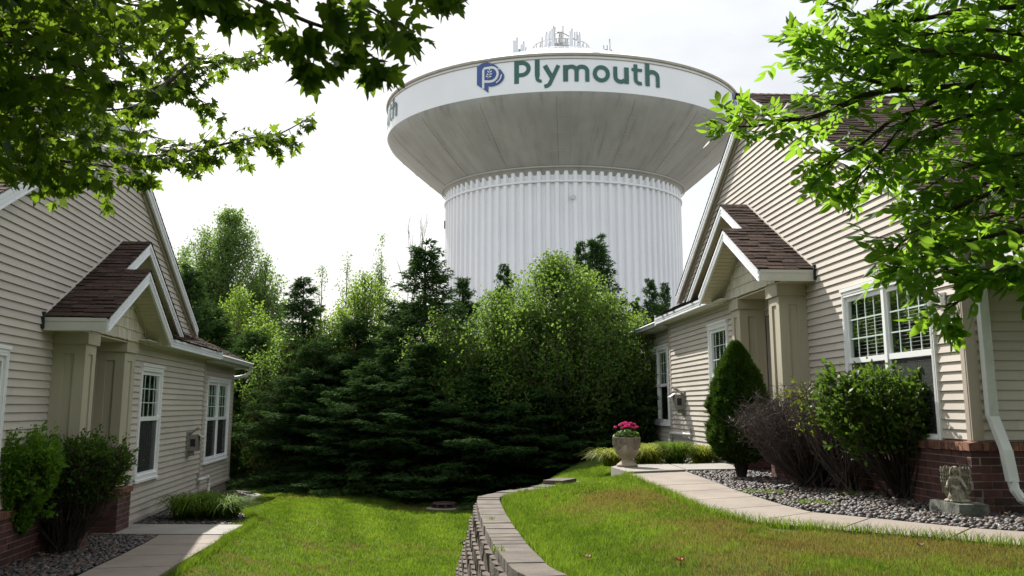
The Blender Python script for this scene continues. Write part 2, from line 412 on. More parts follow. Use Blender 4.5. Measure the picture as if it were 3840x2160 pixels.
def townhouse(side, P, label):
    rnd = random.Random(11 if side == 'R' else 23)
    y = YR if side == 'R' else YL
    n = Vector((cos(y), -sin(y), 0)); d = Vector((sin(y), cos(y), 0)); D = P['D']
    if side == 'R': F = lambda s, v, z: n * (D - v) + d * s + Vector((0, 0, z))
    else: F = lambda s, v, z: n * (-D + v) + d * s + Vector((0, 0, z))
    base = F(P['sc'], 0, P['zg'])
    H = thing('townhouse', base, label, 'house', 'siding townhouses with brick bases')
    sc, zc, zg = P['sc'], P['zc'], P['zg']; ps, pz = P['peak']; mN, mF = P['mN'], P['mF']
    s2a, s2b, s3b = P['s2a'], P['s2b'], P['s3b']; v2, v3 = P['v2'], P['v3']
    c1, c2 = P['col1'], P['col2']; vc = 0.44; zsf = P['zsf']
    low = lambda z: max(sc, ps - (pz - .12 - z) / mN); high = lambda z: min(s2b - .02, ps + (pz - .12 - z) / mF)
    # ---- gable wall
    w = MB(F); b = P['big']
    ops = [(b[0] + .03, b[1] - .03, b[2] + .03, b[3] - .03), (c1[1] - .05, c2[0] + .05, zg, zsf - .25)]
    siding(w, zc + .01, pz - .12, lambda z: (low(z), high(z)), 0.0, ops)
    build(w, 'gable_wall', M['siding'], H)
    w = MB(F); w.box(sc + .02, b[0], -.12, -.002, zg, zsf); w.box(b[1], c1[1], -.12, -.002, zg, zsf); w.box(b[0], b[1], -.12, -.002, zg, b[2] + .03)
    w.prism([(sc + .02, -.12, b[3]), (s2b, -.12, b[3]), (s2b, -.12, pz - .12 - (s2b - ps) * mF), (ps, -.12, pz - .16), (sc + .02, -.12, pz - .16 - (ps - sc) * mN)], (0, .118, 0))
    build(w, 'wall_core', M['siding_dark'], H)
    w = MB(F); w.box(sc - .02, sc + .09, -.02, .028, zc, zsf + .3); w.box(sc - .028, sc - .02, -.10, .028, zc, zsf + .3); w.box(sc - .001, sc + .012, .028, .033, zc, zsf + .3)
    build(w, 'corner_board', M['cornerb'], H); w = MB(F)
    w.box(s2b - .10, s2b + .01, v2 - .02, v2 + .026, P['z2'] - .1, zsf); w.box(s2b + .0, s2b + .012, v3, v2 + .02, P['z2'] - .1, zsf)
    build(w, 'corner_board', M['cornerb'], H); w = MB(F)
    w.box(s3b - .09, s3b + .02, v3 - .02, v3 + .026, P['z3'], P['zsf3']); build(w, 'corner_board', M['cornerb'], H); w = MB(F); w.box(s2a - .02, s2a + .03, v2, v2 + .02, zg, zsf)
    build(w, 'corner_board', M['cornerb'], H)
    # ---- window bay wall and far wall
    w = MB(F); q = P['w2']
    siding(w, P['z2'], zsf, lambda z: (s2a, s2b - .09), v2, [(q[0] + .03, q[1] - .03, q[2] + .03, q[3] - .03)])
    build(w, 'bay_wall', M['siding'], H)
    w = MB(F); w.box(s2a, q[0] + .05, v2 - .1, v2 - .002, zg, zsf); w.box(q[1] - .05, s2b, v2 - .1, v2 - .002, zg, zsf); w.box(q[0] + .05, q[1] - .05, v2 - .1, v2 - .002, zg, q[2] + .05); w.box(q[0] + .05, q[1] - .05, v2 - .1, v2 - .002, q[3] - .05, zsf)
    q3 = P['w3']
    w.box(s2b, q3[0] + .05, v3 - .1, v3 - .002, zg, P['zsf3']); w.box(q3[1] - .05, s3b, v3 - .1, v3 - .002, zg, P['zsf3']); w.box(q3[0] + .05, q3[1] - .05, v3 - .1, v3 - .002, zg, q3[2] + .05); w.box(q3[0] + .05, q3[1] - .05, v3 - .1, v3 - .002, q3[3] - .05, P['zsf3'])
    w.box(s3b - .1, s3b, v3 - 8, v3 - .1, zg, P['zsf3'])                       # far end and rear walls close the body
    w.box(sc + .02, s3b, v3 - 8.1, v3 - 8, zg, P['zsf3'])
    build(w, 'wall_core', M['siding_dark'], H)
    w = MB(F); siding(w, P['z3'], P['zsf3'], lambda z: (s2b + .012, s3b - .09), v3, [(q3[0] + .03, q3[1] - .03, q3[2] + .03, q3[3] - .03)])
    build(w, 'end_wall', M['siding'], H)
    w = MB(F)
    w.box(s2a + .02, s2b + .02, v2 - .02, v2 + .045, P['z2'] - .06, P['z2'] - .004); w.box(s2b + .02, s3b + .03, v3 - .02, v3 + .045, P['z3'] - .06, P['z3'] - .004)
    build(w, 'base_trim', M['siding_dark'], H)
    w = MB(F); w.box(s2a + .02, s2b, v2 - .1, v2 - .01 + .02, zg - .6, P['z2'] - .062); w.box(s2b, s3b - .01, v3 - .1, v3 + .012, zg - .7, P['z3'] - .062)
    build(w, 'foundation', M['found'], H)
    # ---- wall that faces the camera, round the corner
    G = lambda a, b_, z: F(sc - b_, -a, z)
    w = MB(G); siding(w, zc + .01, zsf + 0.12, lambda z: (0.09, 8.0), 0.012)
    build(w, 'side_wall', M['siding'], H)
    w = MB(G); w.box(.0, 8.0, -.12, .008, zg, zsf + .12); build(w, 'wall_core', M['siding_dark'], H)
    # ---- brick
    bricks(F, H, 'brick_base', sc - .05, c1[0] - .04, .075, zg - .15, zc, rnd)
    bricks(G, H, 'brick_base', -.074, 8.0, .05, zg - .15, zc, rnd)
    for c in (c1, c2):
        bricks(F, H, 'brick_pier', c[0] - .05, c[1] + .05, vc + .06, zg - .15, zc - P['pd'], rnd, depth=.5)
        K = lambda a, b_, z, c=c: F(c[0] - .05 - b_, a, z)
        bricks(K, H, 'brick_pier', 0, vc + .06, .006, zg - .15, zc - P['pd'], rnd, depth=.05)
    # ---- porch recess with a door
    w = MB(F); w.box(c1[1] - .1, c2[0] + .1, -1.3, -1.2, zg, zsf); w.box(c2[0] + .0, c2[0] + .1, -1.2, -.02, zg, zsf); w.box(c1[1] - .1, c1[1], -1.2, -.02, zg, zsf)
    w.box(c1[1] - .1, c2[0] + .1, -1.3, 0, zsf - .25, zsf - .2); build(w, 'porch_recess', M['siding_dark'], H)
    w = MB(F); w.box(c1[1] + .3, c2[0] - .3, -1.19, -1.15, zg + .05, zg + 2.1); w.box(c1[1] + .35, c2[0] - .35, -1.15, -1.14, zg + 1.2, zg + 2.0); dd = build(w, 'door', M['door'], H)
    w = MB(F); w.ball((c1[1] + .38, -1.1, zg + 1.0), .03); build(w, 'handle', M['galv'], dd)
    # ---- columns
    for c in (c1, c2):
        w = MB(F); z0, zt = zc - P['pd'] + .002, zsf - .21; a, e = c; r = 0.022
        w.box(a + r, e - r, 0.03, vc - r, z0, zt)
        vv = [(.03, .165), (.295, vc)]
        w.box(a, a + r, vv[0][0], vv[0][1], z0, zt); w.box(a, a + r, vv[1][0], vv[1][1], z0, zt)            # near face stiles
        w.box(a, a + r, .165, .295, zt - .13, zt); w.box(a, a + r, .165, .295, z0, z0 + .2)
        wd = e - a; w.box(a + r, a + wd * .3, vc - r, vc, z0, zt); w.box(e - wd * .3, e, vc - r, vc, z0, zt); w.box(a + wd * .3, e - wd * .3, vc - r, vc, zt - .13, zt); w.box(a + wd * .3, e - wd * .3, vc - r, vc, z0, z0 + .2)
        w.box(e - r, e, .03, vc - r, z0, zt)
        col = build(w, 'porch_column', M['cream'], H)
        w = MB(F); w.box(a - .035, e + .035, .02, vc + .035, zt, zsf - .005); build(w, 'capital', M['cream'], col)
        w = MB(F); w.box(a - .012, a, .0, .03, z0, zsf - .005); build(w, 'edge_trim', M['corner_l'], col)
    # ---- windows
    window(F, H, b[0], b[1], b[2], b[3], b[4], 0.0, 2, 4, 'slats')
    window(F, H, q[0], q[1], q[2], q[3], q[4], v2, 1, 4, 'curtain' if side == 'L' else 'slats')
    window(F, H, q3[0], q3[1], q3[2], q3[3], q3[4], v3, 2, 4, 'sheer', screen=(side == 'L'))
    # ---- porch roof (two stepped gables)
    se, ze, mp = P['se'], P['ze'], P['mp']; sl_, su = P['slr'], P['sur']; vl, vu = P['vl'], P['vu']
    zl = ze + mp * (sl_ - se); zu = ze + mp * (su - se); slf = P['slf']; suf = P['suf']; msl = (zl - ze) / (slf - sl_); msu = P['msu']
    def plane(sA, zA, sB, zB): 
        Lh = math.hypot(sB - sA, zB - zA); return ((sB - sA) / Lh, 0, (zB - zA) / Lh), (-(zB - zA) / Lh, 0, (sB - sA) / Lh), Lh
    w = MB(F); V_, N_, T_ = plane(se, ze, su, zu); tl = T_ * (sl_ - se) / (su - se)
    shingles(w, (se, .0, ze), (0, 1, 0), V_, N_, T_, lambda t: (.0, vl + .02 if t < tl else vu + .02), .160, rnd)
    def neg(N): return tuple(-x for x in N)
    V2, N2, T2 = plane(slf, ze, sl_, zl)
    shingles(w, (slf, .0, ze), (0, 1, 0), V2, neg(N2), T2, lambda t: (vu - .2, vl + .02), .160, rnd)
    zuf = zu - msu * (suf - su); V3, N3, T3 = plane(suf, zuf, su, zu)
    shingles(w, (suf, .0, zuf), (0, 1, 0), V3, neg(N3), T3, lambda t: (.0, vu + .02), .160, rnd)
    for (sA, zA, vA) in ((sl_, zl, vl), (su, zu, vu)):                         # ridge caps
        v = .0 if vA == vu else vu - .35
        while v < vA:
            w.face([(sA - .14, v, zA - .14 * mp + .022), (sA, v, zA + .028), (sA, min(v + .16, vA + .02), zA + .018), (sA - .14, min(v + .16, vA + .02), zA - .14 * mp + .012)], rnd.random())
            w.face([(sA + .14, v, zA - .14 * mp + .022), (sA, v, zA + .028), (sA, min(v + .16, vA + .02), zA + .018), (sA + .14, min(v + .16, vA + .02), zA - .14 * mp + .012)], rnd.random()); v += .13
    proof = build(w, 'porch_roof', M['shingle'], H)
    w = MB(F)                                                                  # decking under the shingles
    w.prism([(se, 0, ze - .004), (sl_, 0, zl - .004), (sl_, 0, zl - .03), (se, 0, ze - .03)], (0, vl, 0))
    w.prism([(sl_, 0, zl - .004), (su, 0, zu - .004), (su, 0, zu - .03), (sl_, 0, zl - .03)], (0, vu, 0))
    w.prism([(sl_ + .001, vu - .2, zl - .004), (slf, vu - .2, ze - .004), (slf, vu - .2, ze - .03), (sl_ + .001, vu - .2, zl - .03)], (0, vl - vu + .2, 0))
    w.prism([(su + .001, 0, zu - .004), (suf, 0, zuf - .004), (suf, 0, zuf - .03), (su + .001, 0, zu - .03)], (0, vu, 0))
    build(w, 'decking', M['dark'], proof)
    w = MB(F); k = .012
    w.prism([(se - .02, 0, ze + .03), (su, 0, zu + .055), (su, 0, zu + .02), (se - .02, 0, ze - .02)], (0, .026, 0)); build(w, 'step_flashing', M['flash'], proof)
    w = MB(F); w.box(se - .05, se + .02, -.01, .05, ze - .16, ze + .06); build(w, 'kickout_flashing', M['dark'], proof)
    # rake boards and eave fascia
    def rake(mbx, A, B, v, h=.185):
        rail(mbx, A, B, h, v - .025, v); rail(mbx, (A[0], A[1] - .012), (B[0], B[1] - .012), h * .30, v, v + .012)
        rail(mbx, (A[0], A[1] - h * .55), (B[0], B[1] - h * .55), h * .12, v, v + .006); rail(mbx, (A[0], A[1] - h + .018), (B[0], B[1] - h + .018), .018, v, v + .010)
    w = MB(F)
    rake(w, (se, ze - .006), (sl_, zl - .006), vl); rake(w, (sl_, zl - .006), (slf, ze - .006), vl)
    rake(w, (sl_ - .12, zl + mp * (-.12) - .006), (su, zu - .006), vu); rake(w, (su, zu - .006), (suf, zuf - .006), vu)
    build(w, 'rake_board', M['white'], proof)
    w = MB(F); w.box(se - .02, se, 0.01, vl - .026, ze - .18, ze - .012); w.box(se - .026, se - .02, 0.01, vl - .026, ze - .06, ze - .012); build(w, 'eave_fascia', M['fascia_c'], proof)
    # shake faces and soffits
    vf = vc + .045
    w = MB(F); sa, sb = c1[0] - .04, c2[1] + .10
    shakes(w, ze - .15, zl - .16, lambda z: (max(sa, se + (z - ze + .14) / mp), min(sb + .3, slf - (z - ze + .14) / msl)), vf, rnd)
    build(w, 'shake_face', M['shake'], proof); w = MB(F)
    shakes(w, zl - .9, zu - .16, lambda z: (se + (z - ze + .14) / mp, su + (zu - .14 - z) / msu), vu - .38, rnd)
    build(w, 'shake_face', M['shake'], proof)
    w = MB(F); w.prism([(sa, vf - .06, ze - .155), (sb + .3, vf - .06, ze - .155), (sl_, vf - .06, zl - .15)], (0, .055, 0)); build(w, 'wall_core', M['cream'], proof)
    w = MB(F)
    def soff(w, sA, zA, sB, zB, va, vb, step=.105):
        Lh = math.hypot(sB - sA, zB - zA); m_ = int(Lh / step)
        for i in range(m_):
            t0 = i / m_; t1 = (i + .88) / m_
            w.prism([(sA + (sB - sA) * t0, va, zA + (zB - zA) * t0), (sA + (sB - sA) * t1, va, zA + (zB - zA) * t1), (sA + (sB - sA) * t1, va, zA + (zB - zA) * t1 + .012), (sA + (sB - sA) * t0, va, zA + (zB - zA) * t0 + .012)], (0, vb - va, 0), .5 + .5 * (i % 2))
    soff(w, sl_ + .02, zl - .165, slf, ze - .165, vf, vl - .026); soff(w, se + .02, ze - .165, sl_ - .02, zl - .165, vf, vl - .026)
    soff(w, su + .02, zu - .165, suf, zuf - .165, vu - .38, vu - .026)
    w.box(se, c1[0] + .4, 0.0, vf, ze - .172, ze - .162); w.box(c1[0] + .4, c2[1] + .02, 0, vf - .02, ze - .185, ze - .165)
    build(w, 'soffit', M['soffit'], proof)
    w = MB(F); rail(w, (sl_, zl - .17), (slf - .1, ze - .13), .035, vf + .018, vf + .04); build(w, 'face_trim', M['cream'], proof)
    # ---- low eave roof along the bay
    v5, z5 = P['v5'], P['z5']
    w = MB(F); V4 = (0, -1 / math.hypot(1, .5), .5 / math.hypot(1, .5)); N4 = (0, .5 / math.hypot(1, .5), 1 / math.hypot(1, .5)); T4 = v5 * math.hypot(1, .5)
    shingles(w, (0, v5 + .02, z5 + .005), (1, 0, 0), V4, N4, T4, lambda t: (slf - .14, s2b), .160, rnd)
    er = build(w, 'eave_roof', M['shingle'], H)
    w = MB(F); w.box(slf - .10, s2b + .0, v5 - .025, v5, z5 - .155, z5 - .012); w.box(slf - .10, s2b, v5, v5 + .012, z5 - .055, z5 - .012); w.box(slf - .10, s2b, v5, v5 + .006, z5 - .10, z5 - .085); w.box(slf - .10, s2b, v5, v5 + .009, z5 - .155, z5 - .138)
    w.prism([(s2b + .001, v5, z5 - .155), (s2b + .001, v5, z5 - .01), (s2b + .001, 0, z5 + v5 * .5 - .01), (s2b + .001, 0, z5 - .155)], (.02, 0, 0))
    build(w, 'fascia', M['white'], er)
    w = MB(F); w.box(slf - .75, s2b, v2 + .01, v5 - .026, zsf - .004, zsf + .008); w.box(slf - .6, s2b - .05, v2 + .005, v2 + .05, zsf - .03, zsf - .005); build(w, 'soffit', M['soffit_w'], er)
    w = MB(F); w.prism([(slf - .13, v5, z5 - .006), (slf - .13, 0, z5 + v5 * .5 - .006), (slf - .13, 0, z5 + v5 * .5 - .03), (slf - .13, v5, z5 - .03)], (s2b - slf + .13, 0, 0)); build(w, 'decking', M['dark'], er)
    # ---- hipped wing roof with gutter
    v6, z6 = P['v6'], P['z6']; se6 = s3b + P['o6']
    w = MB(F); T6 = 3.2 * math.hypot(1, .5)
    shingles(w, (0, v6, z6 + .005), (1, 0, 0), V4, N4, T6, lambda t: (s2b + .02, max(s2b + .02, se6 - t / math.hypot(1, .5))), .160, rnd)
    wr = build(w, 'wing_roof', M['shingle'], H)
    w = MB(F); w.hexa([(s2b, v6, z6 - .01), (se6, v6, z6 - .01), (se6 - 3.2, v6 - 3.2, z6 + 1.59), (s2b, v6 - 3.2, z6 + 1.59), (s2b, v6, z6), (se6, v6, z6), (se6 - 3.2, v6 - 3.2, z6 + 1.6), (s2b, v6 - 3.2, z6 + 1.6)])
    w.hexa([(se6, v6, z6 - .01), (se6, v6 - 8, z6 - .01), (se6 - 3.2, v6 - 5, z6 + 1.59), (se6 - 3.2, v6 - 3.2, z6 + 1.59), (se6, v6, z6), (se6, v6 - 8, z6), (se6 - 3.2, v6 - 5, z6 + 1.6), (se6 - 3.2, v6 - 3.2, z6 + 1.6)])
    build(w, 'decking', M['shingle'], wr)
    w = MB(F)
    prof = [(0, 0), (.105, -.005), (.125, -.03), (.10, -.07), (.085, -.11), (0, -.115)]
    w.prism([(s2b + .06, v6 - .02 + a, z6 - .01 + c) for a, c in prof], (se6 - s2b - .06, 0, 0)); w.prism([(se6 - .02, v6 + .08, z6 - .01), (se6 + .03, v6 + .04, z6 - .01), (se6 + .03, v6 - .3, z6 - .01), (se6 - .02, v6 - .3, z6 - .01)], (0, 0, -.11))
    w.box(s2b + .02, s2b + .16, v6 - .03, v6 + .13, z6 - .13, z6 + .10 if side == 'R' else z6 + .05)
    gt = build(w, 'gutter', M['gutter'], H)
    w = MB(F); w.box(s2b, se6, v3 + .01, v6 - .02, P['zsf3'] - .003, P['zsf3'] + .012); w.box(s2b + .02, se6, v6 - .05, v6 - .02, P['zsf3'] - .01, z6 - .02)
    build(w, 'soffit', M['soffit_w'], wr); w = MB(F); w.box(se6 - .4, se6, v6 - 7, v3, P['zsf3'], P['zsf3'] + .014); build(w, 'soffit', M['soffit_w'], wr)
    # far downspout
    w = MB(F); w.tube([F_ for F_ in P['ds']], .045, 8); ds = build(w, 'downspout', M['gutter'], H, smooth=True)
    # ---- main roof
    ov, dp = .12, 9.0; nr = MB(F); s0 = sc - 1.35
    z0 = pz - mN * (ps - s0); Vn, Nn, Tn = plane(s0, z0, ps, pz)
    shingles(nr, (s0, ov + .02, z0), (0, -1, 0), Vn, Nn, Tn, lambda t: (0, dp), .165, rnd)
    s9 = s2b + .25; z9 = pz - mF * (s9 - ps); Vf, Nf, Tf = plane(s9, z9, ps, pz)
    shingles(nr, (s9, ov + .02, z9), (0, -1, 0), Vf, neg(Nf), Tf, lambda t: (0, dp), .165, rnd)
    v = -dp + ov
    while v < ov:
        for sg, m_ in ((-1, mN), (1, mF)):
            nr.face([(ps + sg * .16, v, pz - .16 * m_ + .018), (ps, v, pz + .02), (ps, v + .17, pz + .03), (ps + sg * .16, v + .17, pz - .16 * m_ + .028)], rnd.random())
        v += .145
    mr = build(nr, 'main_roof', M['shingle'], H)
    w = MB(F)
    w.prism([(s0, ov, z0 - .004), (ps, ov, pz - .004), (s9, ov, z9 - .004), (s9, ov, z9 - .03), (ps, ov, pz - .03), (s0, ov, z0 - .03)], (0, -dp, 0)); build(w, 'decking', M['dark'], mr)
    w = MB(F)
    rake(w, (s0, z0 - .008), (ps, pz - .008), ov, .20); rake(w, (ps, pz - .008), (s9, z9 - .008), ov, .20)
    build(w, 'rake_board', M['white'], mr)
    w = MB(F)
    for (A, B) in (((s0, z0), (ps, pz)), ((ps, pz), (s9, z9))):
        w.prism([(A[0], .02, A[1] - .19), (B[0], .02, B[1] - .19), (B[0], .02, B[1] - .175), (A[0], .02, A[1] - .175)], (0, ov - .05, 0))
        rail(w, (A[0], A[1] - .19), (B[0], B[1] - .19), .06, .018, .05)
    w.box(s0, s0 + .04, -dp, ov - .03, z0 - .19, z0 - .175); build(w, 'soffit', M['corner_l'], mr)
    w = MB(F); w.box(s0 - .02, s0, -dp, ov, z0 - .19, z0 - .01); w.prism([(s0 - .02 - a, -dp, z0 - .01 + c) for a, c in prof], (0, dp + ov, 0)); build(w, 'gutter', M['gutter'], H)
    # ---- meter box and discharge pipe
    a, zz = P['meter']; sg = P['msg']
    w = MB(F); w.box(a - .20, a + .14, v2 + .012, v2 + .05, zz - .44, zz + .04); w.box(a - .13, a + .10, v2 + .05, v2 + .24, zz - .34, zz - .02); w.box(a - .09, a - .02, v2 + .05, v2 + .16, zz - .42, zz - .34)
    mt = build(w, 'meter_box', M['grey'], H)
    w = MB(F); w.hexa([(a - .14, v2 + .06, zz - .01), (a + .10, v2 + .06, zz - .01), (a + .10, v2 + .05, zz + .01), (a - .14, v2 + .05, zz + .01), (a - .14, v2 + .22, zz + .11), (a + .10, v2 + .22, zz + .11), (a + .10, v2 + .21, zz + .13), (a - .14, v2 + .21, zz + .13)]); 
    w.hexa([(a - .14, v2 + .22, zz - .01), (a + .10, v2 + .22, zz - .01), (a + .10, v2 + .34, zz - .09), (a - .14, v2 + .34, zz - .09), (a - .14, v2 + .225, zz + .003), (a + .10, v2 + .225, zz + .003), (a + .10, v2 + .345, zz - .077), (a - .14, v2 + .345, zz - .077)]); w.box(a - .10, a + .06, v2 + .24, v2 + .245, zz - .30, zz - .10)
    build(w, 'lid', M['galv'], mt)
    w = MB(F); w.box(a - .132, a - .13, v2 + .09, v2 + .19, zz - .25, zz - .10); build(w, 'dial', M['dark'], mt)
    a, zz = P['pipe']
    w = MB(F); w.box(a - .015, a + .015, v2 + .01, v2 + .06, zz - .13, zz + .13); w.box(a - .05, a + .05, v2 + .01, v2 + .02, zz - .05, zz + .05); br = build(w, 'pipe_bracket', M['galv'], H)
    w = MB(F); e = P['pe']; vp = v2 + .09
    w.tube([(a, v2 + .02, zz), (a + .05, vp, zz), (e - .10, vp, zz - .01), (e - .03, vp, zz - .03), (e, vp, zz - .10), (e, vp, zz - .55)], .033, 10)
    w.tube([(e - .30, vp, zz - .005), (e - .14, vp, zz - .01)], .042, 10); w.tube([(e, vp, zz - .11), (e, vp, zz - .18)], .042, 10)
    build(w, 'drain_pipe', M['pvc'], br, smooth=True)
    return H, F, G

M['corner_l'] = mat('soffit_tan', (0.40, 0.36, 0.28), 0.6, 0.06, 3)
M['fascia_c'] = mat('fascia_aged', (0.50, 0.50, 0.44), 0.5, 0.14, 2.5, c2=(0.42, 0.42, 0.36))
M['flash'] = mat('flashing', (0.62, 0.55, 0.49), 0.5)
PR = dict(D=5.38, sc=10.2, zc=-.35, zg=-1.10, peak=(17.08, 5.57), mN=.5, mF=.5, big=(10.82, 13.37, -.42, 1.53, .60),
          s2a=17.45, s2b=22.85, s3b=27.12, v2=.36, v3=.17, z2=-.89, z3=-1.02, zsf=1.86, zsf3=1.83, col1=(14.81, 15.31), col2=(16.91, 17.42), pd=.0,
          w2=(17.91, 19.27, -.36, 1.52, .576), w3=(23.88, 26.5, -.43, 1.44, .51), se=14.38, ze=2.0, mp=.5, slr=16.2, sur=17.6, vl=.87, vu=.50,
          slf=17.98, suf=20.5, msu=.5, v5=.69, z5=2.01, v6=.55, z6=1.97, o6=.15, ds=[(27.2, .58, 1.85), (27.2, .56, 1.76), (27.18, .50, 1.66), (27.13, .36, 1.60), (27.10, .27, 1.52), (27.10, .24, 1.40), (27.10, .24, -.40), (27.12, .26, -.55), (27.2, .36, -.80), (27.2, .36, -1.1)],
          meter=(21.6, .27), msg=1, pipe=(20.94, -.58), pe=22.75)
PL = dict(D=4.70, sc=9.9, zc=-1.20, zg=-1.90, peak=(16.34, 4.61), mN=.469, mF=.44, big=(9.95, 12.50, -1.15, .66, -.28),
          s2a=16.65, s2b=22.69, s3b=27.46, v2=.36, v3=.20, z2=-1.80, z3=-1.82, zsf=1.035, zsf3=.985, col1=(14.05, 14.52), col2=(15.98, 16.60), pd=.0,
          w2=(17.23, 18.73, -1.20, .66, -.207), w3=(23.84, 26.83, -1.27, .63, -.29), se=13.57, ze=1.15, mp=.455, slr=15.46, sur=16.91, vl=.85, vu=.47,
          slf=17.2, suf=19.8, msu=.455, v5=.69, z5=1.165, v6=.58, z6=1.15, o6=.30, ds=[(27.6, .62, 1.0), (27.62, .60, .90), (27.62, .50, .80), (27.60, .30, .76), (27.56, .12, .74), (27.52, .02, .66), (27.5, .0, .5), (27.5, .0, -1.7), (27.52, .10, -1.9), (27.54, .22, -1.95)],
          meter=(21.3, -.55), msg=1, pipe=(22.40, -1.53), pe=23.4)
HR, FR, GR = townhouse('R', PR, 'sunlit tan siding townhouse on the right with white double window and cream porch columns')
HL, FL, GL = townhouse('L', PL, 'tan siding townhouse in shade on the left with dark porch roof above two cream columns')
# near downspout, wall lantern on the right house
w = MB(FR)
def strap(w, pts, hw, hd):
    for A, B in zip(pts[:-1], pts[1:]):
        w.hexa([(A[0] - hd, A[1] - hw, A[2]), (A[0] - hd, A[1] + hw, A[2]), (A[0] + hd, A[1] + hw, A[2]), (A[0] + hd, A[1] - hw, A[2]),
                (B[0] - hd, B[1] - hw, B[2]), (B[0] - hd, B[1] + hw, B[2]), (B[0] + hd, B[1] + hw, B[2]), (B[0] + hd, B[1] - hw, B[2])])
strap(w, [(10.10, -.155, 1.95), (10.10, -.155, -.10)], .050, .040)
strap(w, [(10.09, -.155, -.10), (10.0, -.21, -.43)], .050, .040); strap(w, [(9.995, -.21, -.43), (9.97, -.235, -.74)], .052, .040)
w.tube([(9.97, -.235, -.73), (9.96, -.245, -.82), (9.93, -.29, -.90), (9.88, -.38, -.955), (9.75, -.60, -1.0), (9.60, -.95, -1.035)], .052, 8)
dsp = build(w, 'downspout', M['gutter'], HR)
w = MB(FR)
for k in range(7): w.box(10.055, 10.0595, -.20 + k * .0145, -.193 + k * .0145, -.10, 1.95)
for z in (-.1, -.43, -.74): w.box(9.92, 10.10, -.292, -.118, z - .006, z + .006) if False else None
build(w, 'ribs', M['gutter'], dsp)
w = MB(FR); w.box(10.50, 10.60, .02, .04, 1.02, 1.22); w.tube([(10.55, .04, 1.18), (10.55, .12, 1.24), (10.55, .17, 1.20)], .008, 6); w.lathe([(0.0, 0.07), (.035, .05), (.095, 0), (.10, -.015), (.08, -.02)], (10.55, .17, 1.17), 12)
ln = build(w, 'wall_lantern', M['galv'], HR)
w = MB(FR); w.lathe([(.075, 0), (.06, -.12), (.035, -.20), (0, -.21)], (10.55, .17, 1.15), 12); build(w, 'lamp_glass', M['glass'], ln)
for (Fq, P, lab) in ((FR, PR, 'white plastic standpipe rising from the daylilies below the right house wall'), (FL, PL, 'pale standpipe cut off above the stones beside the left house wall')):
    e = P['pe']; zt = P['pipe'][1] - .40; w = MB(Fq)
    pr = [(.05, 0), (.056, .002), (.058, -.4), (.06, -.75)]
    w.lathe([(.048, -.3)] + pr, (e, P['v2'] + .09, zt), 14); 
    tag(build(w, 'standpipe', M['pvc'], None, Fq(e, P['v2'] + .09, zt - .7), smooth=False), lab, 'pipe', 'standpipes under the drain pipes')

# ================================================================== WATER TOWER
AX = Vector((4.033, 77.856, 0)); RT = 14.0
def towermat():
    m, nt, b = newmat('tower_paint')
    n = noise(nt, 0.25, 5, sc3=(1, 1, 1)); r = ramp(nt, [(0.71, 0.725, 0.76), (0.78, 0.79, 0.82)], [.3, .7]); nt.links.new(n.outputs[0], r.inputs[0])
    nt.links.new(r.outputs[0], b.inputs['Base Color']); b.inputs['Roughness'].default_value = 0.45; b.inputs['Specular IOR Level'].default_value = .4
    return m
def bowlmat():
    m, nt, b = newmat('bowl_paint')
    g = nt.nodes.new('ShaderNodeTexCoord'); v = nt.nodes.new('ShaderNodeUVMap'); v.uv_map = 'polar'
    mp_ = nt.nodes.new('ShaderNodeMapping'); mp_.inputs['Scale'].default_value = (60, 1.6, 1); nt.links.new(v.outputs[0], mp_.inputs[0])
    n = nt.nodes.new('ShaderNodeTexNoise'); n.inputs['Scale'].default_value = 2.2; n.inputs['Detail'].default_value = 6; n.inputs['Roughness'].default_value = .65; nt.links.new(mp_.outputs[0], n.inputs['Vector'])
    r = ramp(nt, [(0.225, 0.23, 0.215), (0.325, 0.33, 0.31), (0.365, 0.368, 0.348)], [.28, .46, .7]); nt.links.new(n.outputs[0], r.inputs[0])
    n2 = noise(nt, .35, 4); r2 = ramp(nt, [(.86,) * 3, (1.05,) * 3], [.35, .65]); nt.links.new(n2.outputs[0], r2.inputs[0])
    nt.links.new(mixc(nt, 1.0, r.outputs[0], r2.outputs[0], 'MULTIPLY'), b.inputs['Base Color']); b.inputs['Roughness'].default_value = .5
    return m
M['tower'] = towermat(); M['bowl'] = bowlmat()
TW = thing('water_tower', (AX.x, AX.y, -3), 'huge white water tower with fluted column, flared grey bowl and green lettering on its band', 'water tower')
def cyl(a, z, r=RT): return (AX.x + r * sin(a / RT), AX.y - r * cos(a / RT), z)      # a = arc length from the side facing the yard
def ring(mb, prof, n=160):
    i0 = len(mb.v)
    for r, z in prof:
        for j in range(n): mb.v.append((AX.x + r * sin(2 * pi * j / n), AX.y - r * cos(2 * pi * j / n), z))
    for k in range(len(prof) - 1):
        for j in range(n): mb.f.append((i0 + k * n + j, i0 + k * n + (j + 1) % n, i0 + (k + 1) * n + (j + 1) % n, i0 + (k + 1) * n + j)); mb.t.append(.5)
w = MB(); ring(w, [(RT, 20.72), (RT, 23.2)]); bandp = build(w, 'band', M['tower'], TW, smooth=True)
w = MB(); ring(w, [(RT + .0, 23.2), (RT + .14, 23.22), (RT + .14, 23.38), (RT - .1, 23.40)]); ring(w, [(RT + .005, 23.05), (RT + .05, 23.04), (RT + .05, 22.99), (RT + .004, 22.98)])
M['rim'] = mat('rim_weathered', (0.34, 0.31, 0.25), .6, .2, 1.5)
build(w, 'rim', M['rim'], TW)
w = MB(); ring(w, [(RT - .05, 23.38), (13, 23.75), (11, 24.75), (8, 26.0), (5, 27.0), (2.5, 27.5), (0.01, 27.65)]); build(w, 'roof', M['tower'], TW, smooth=True)
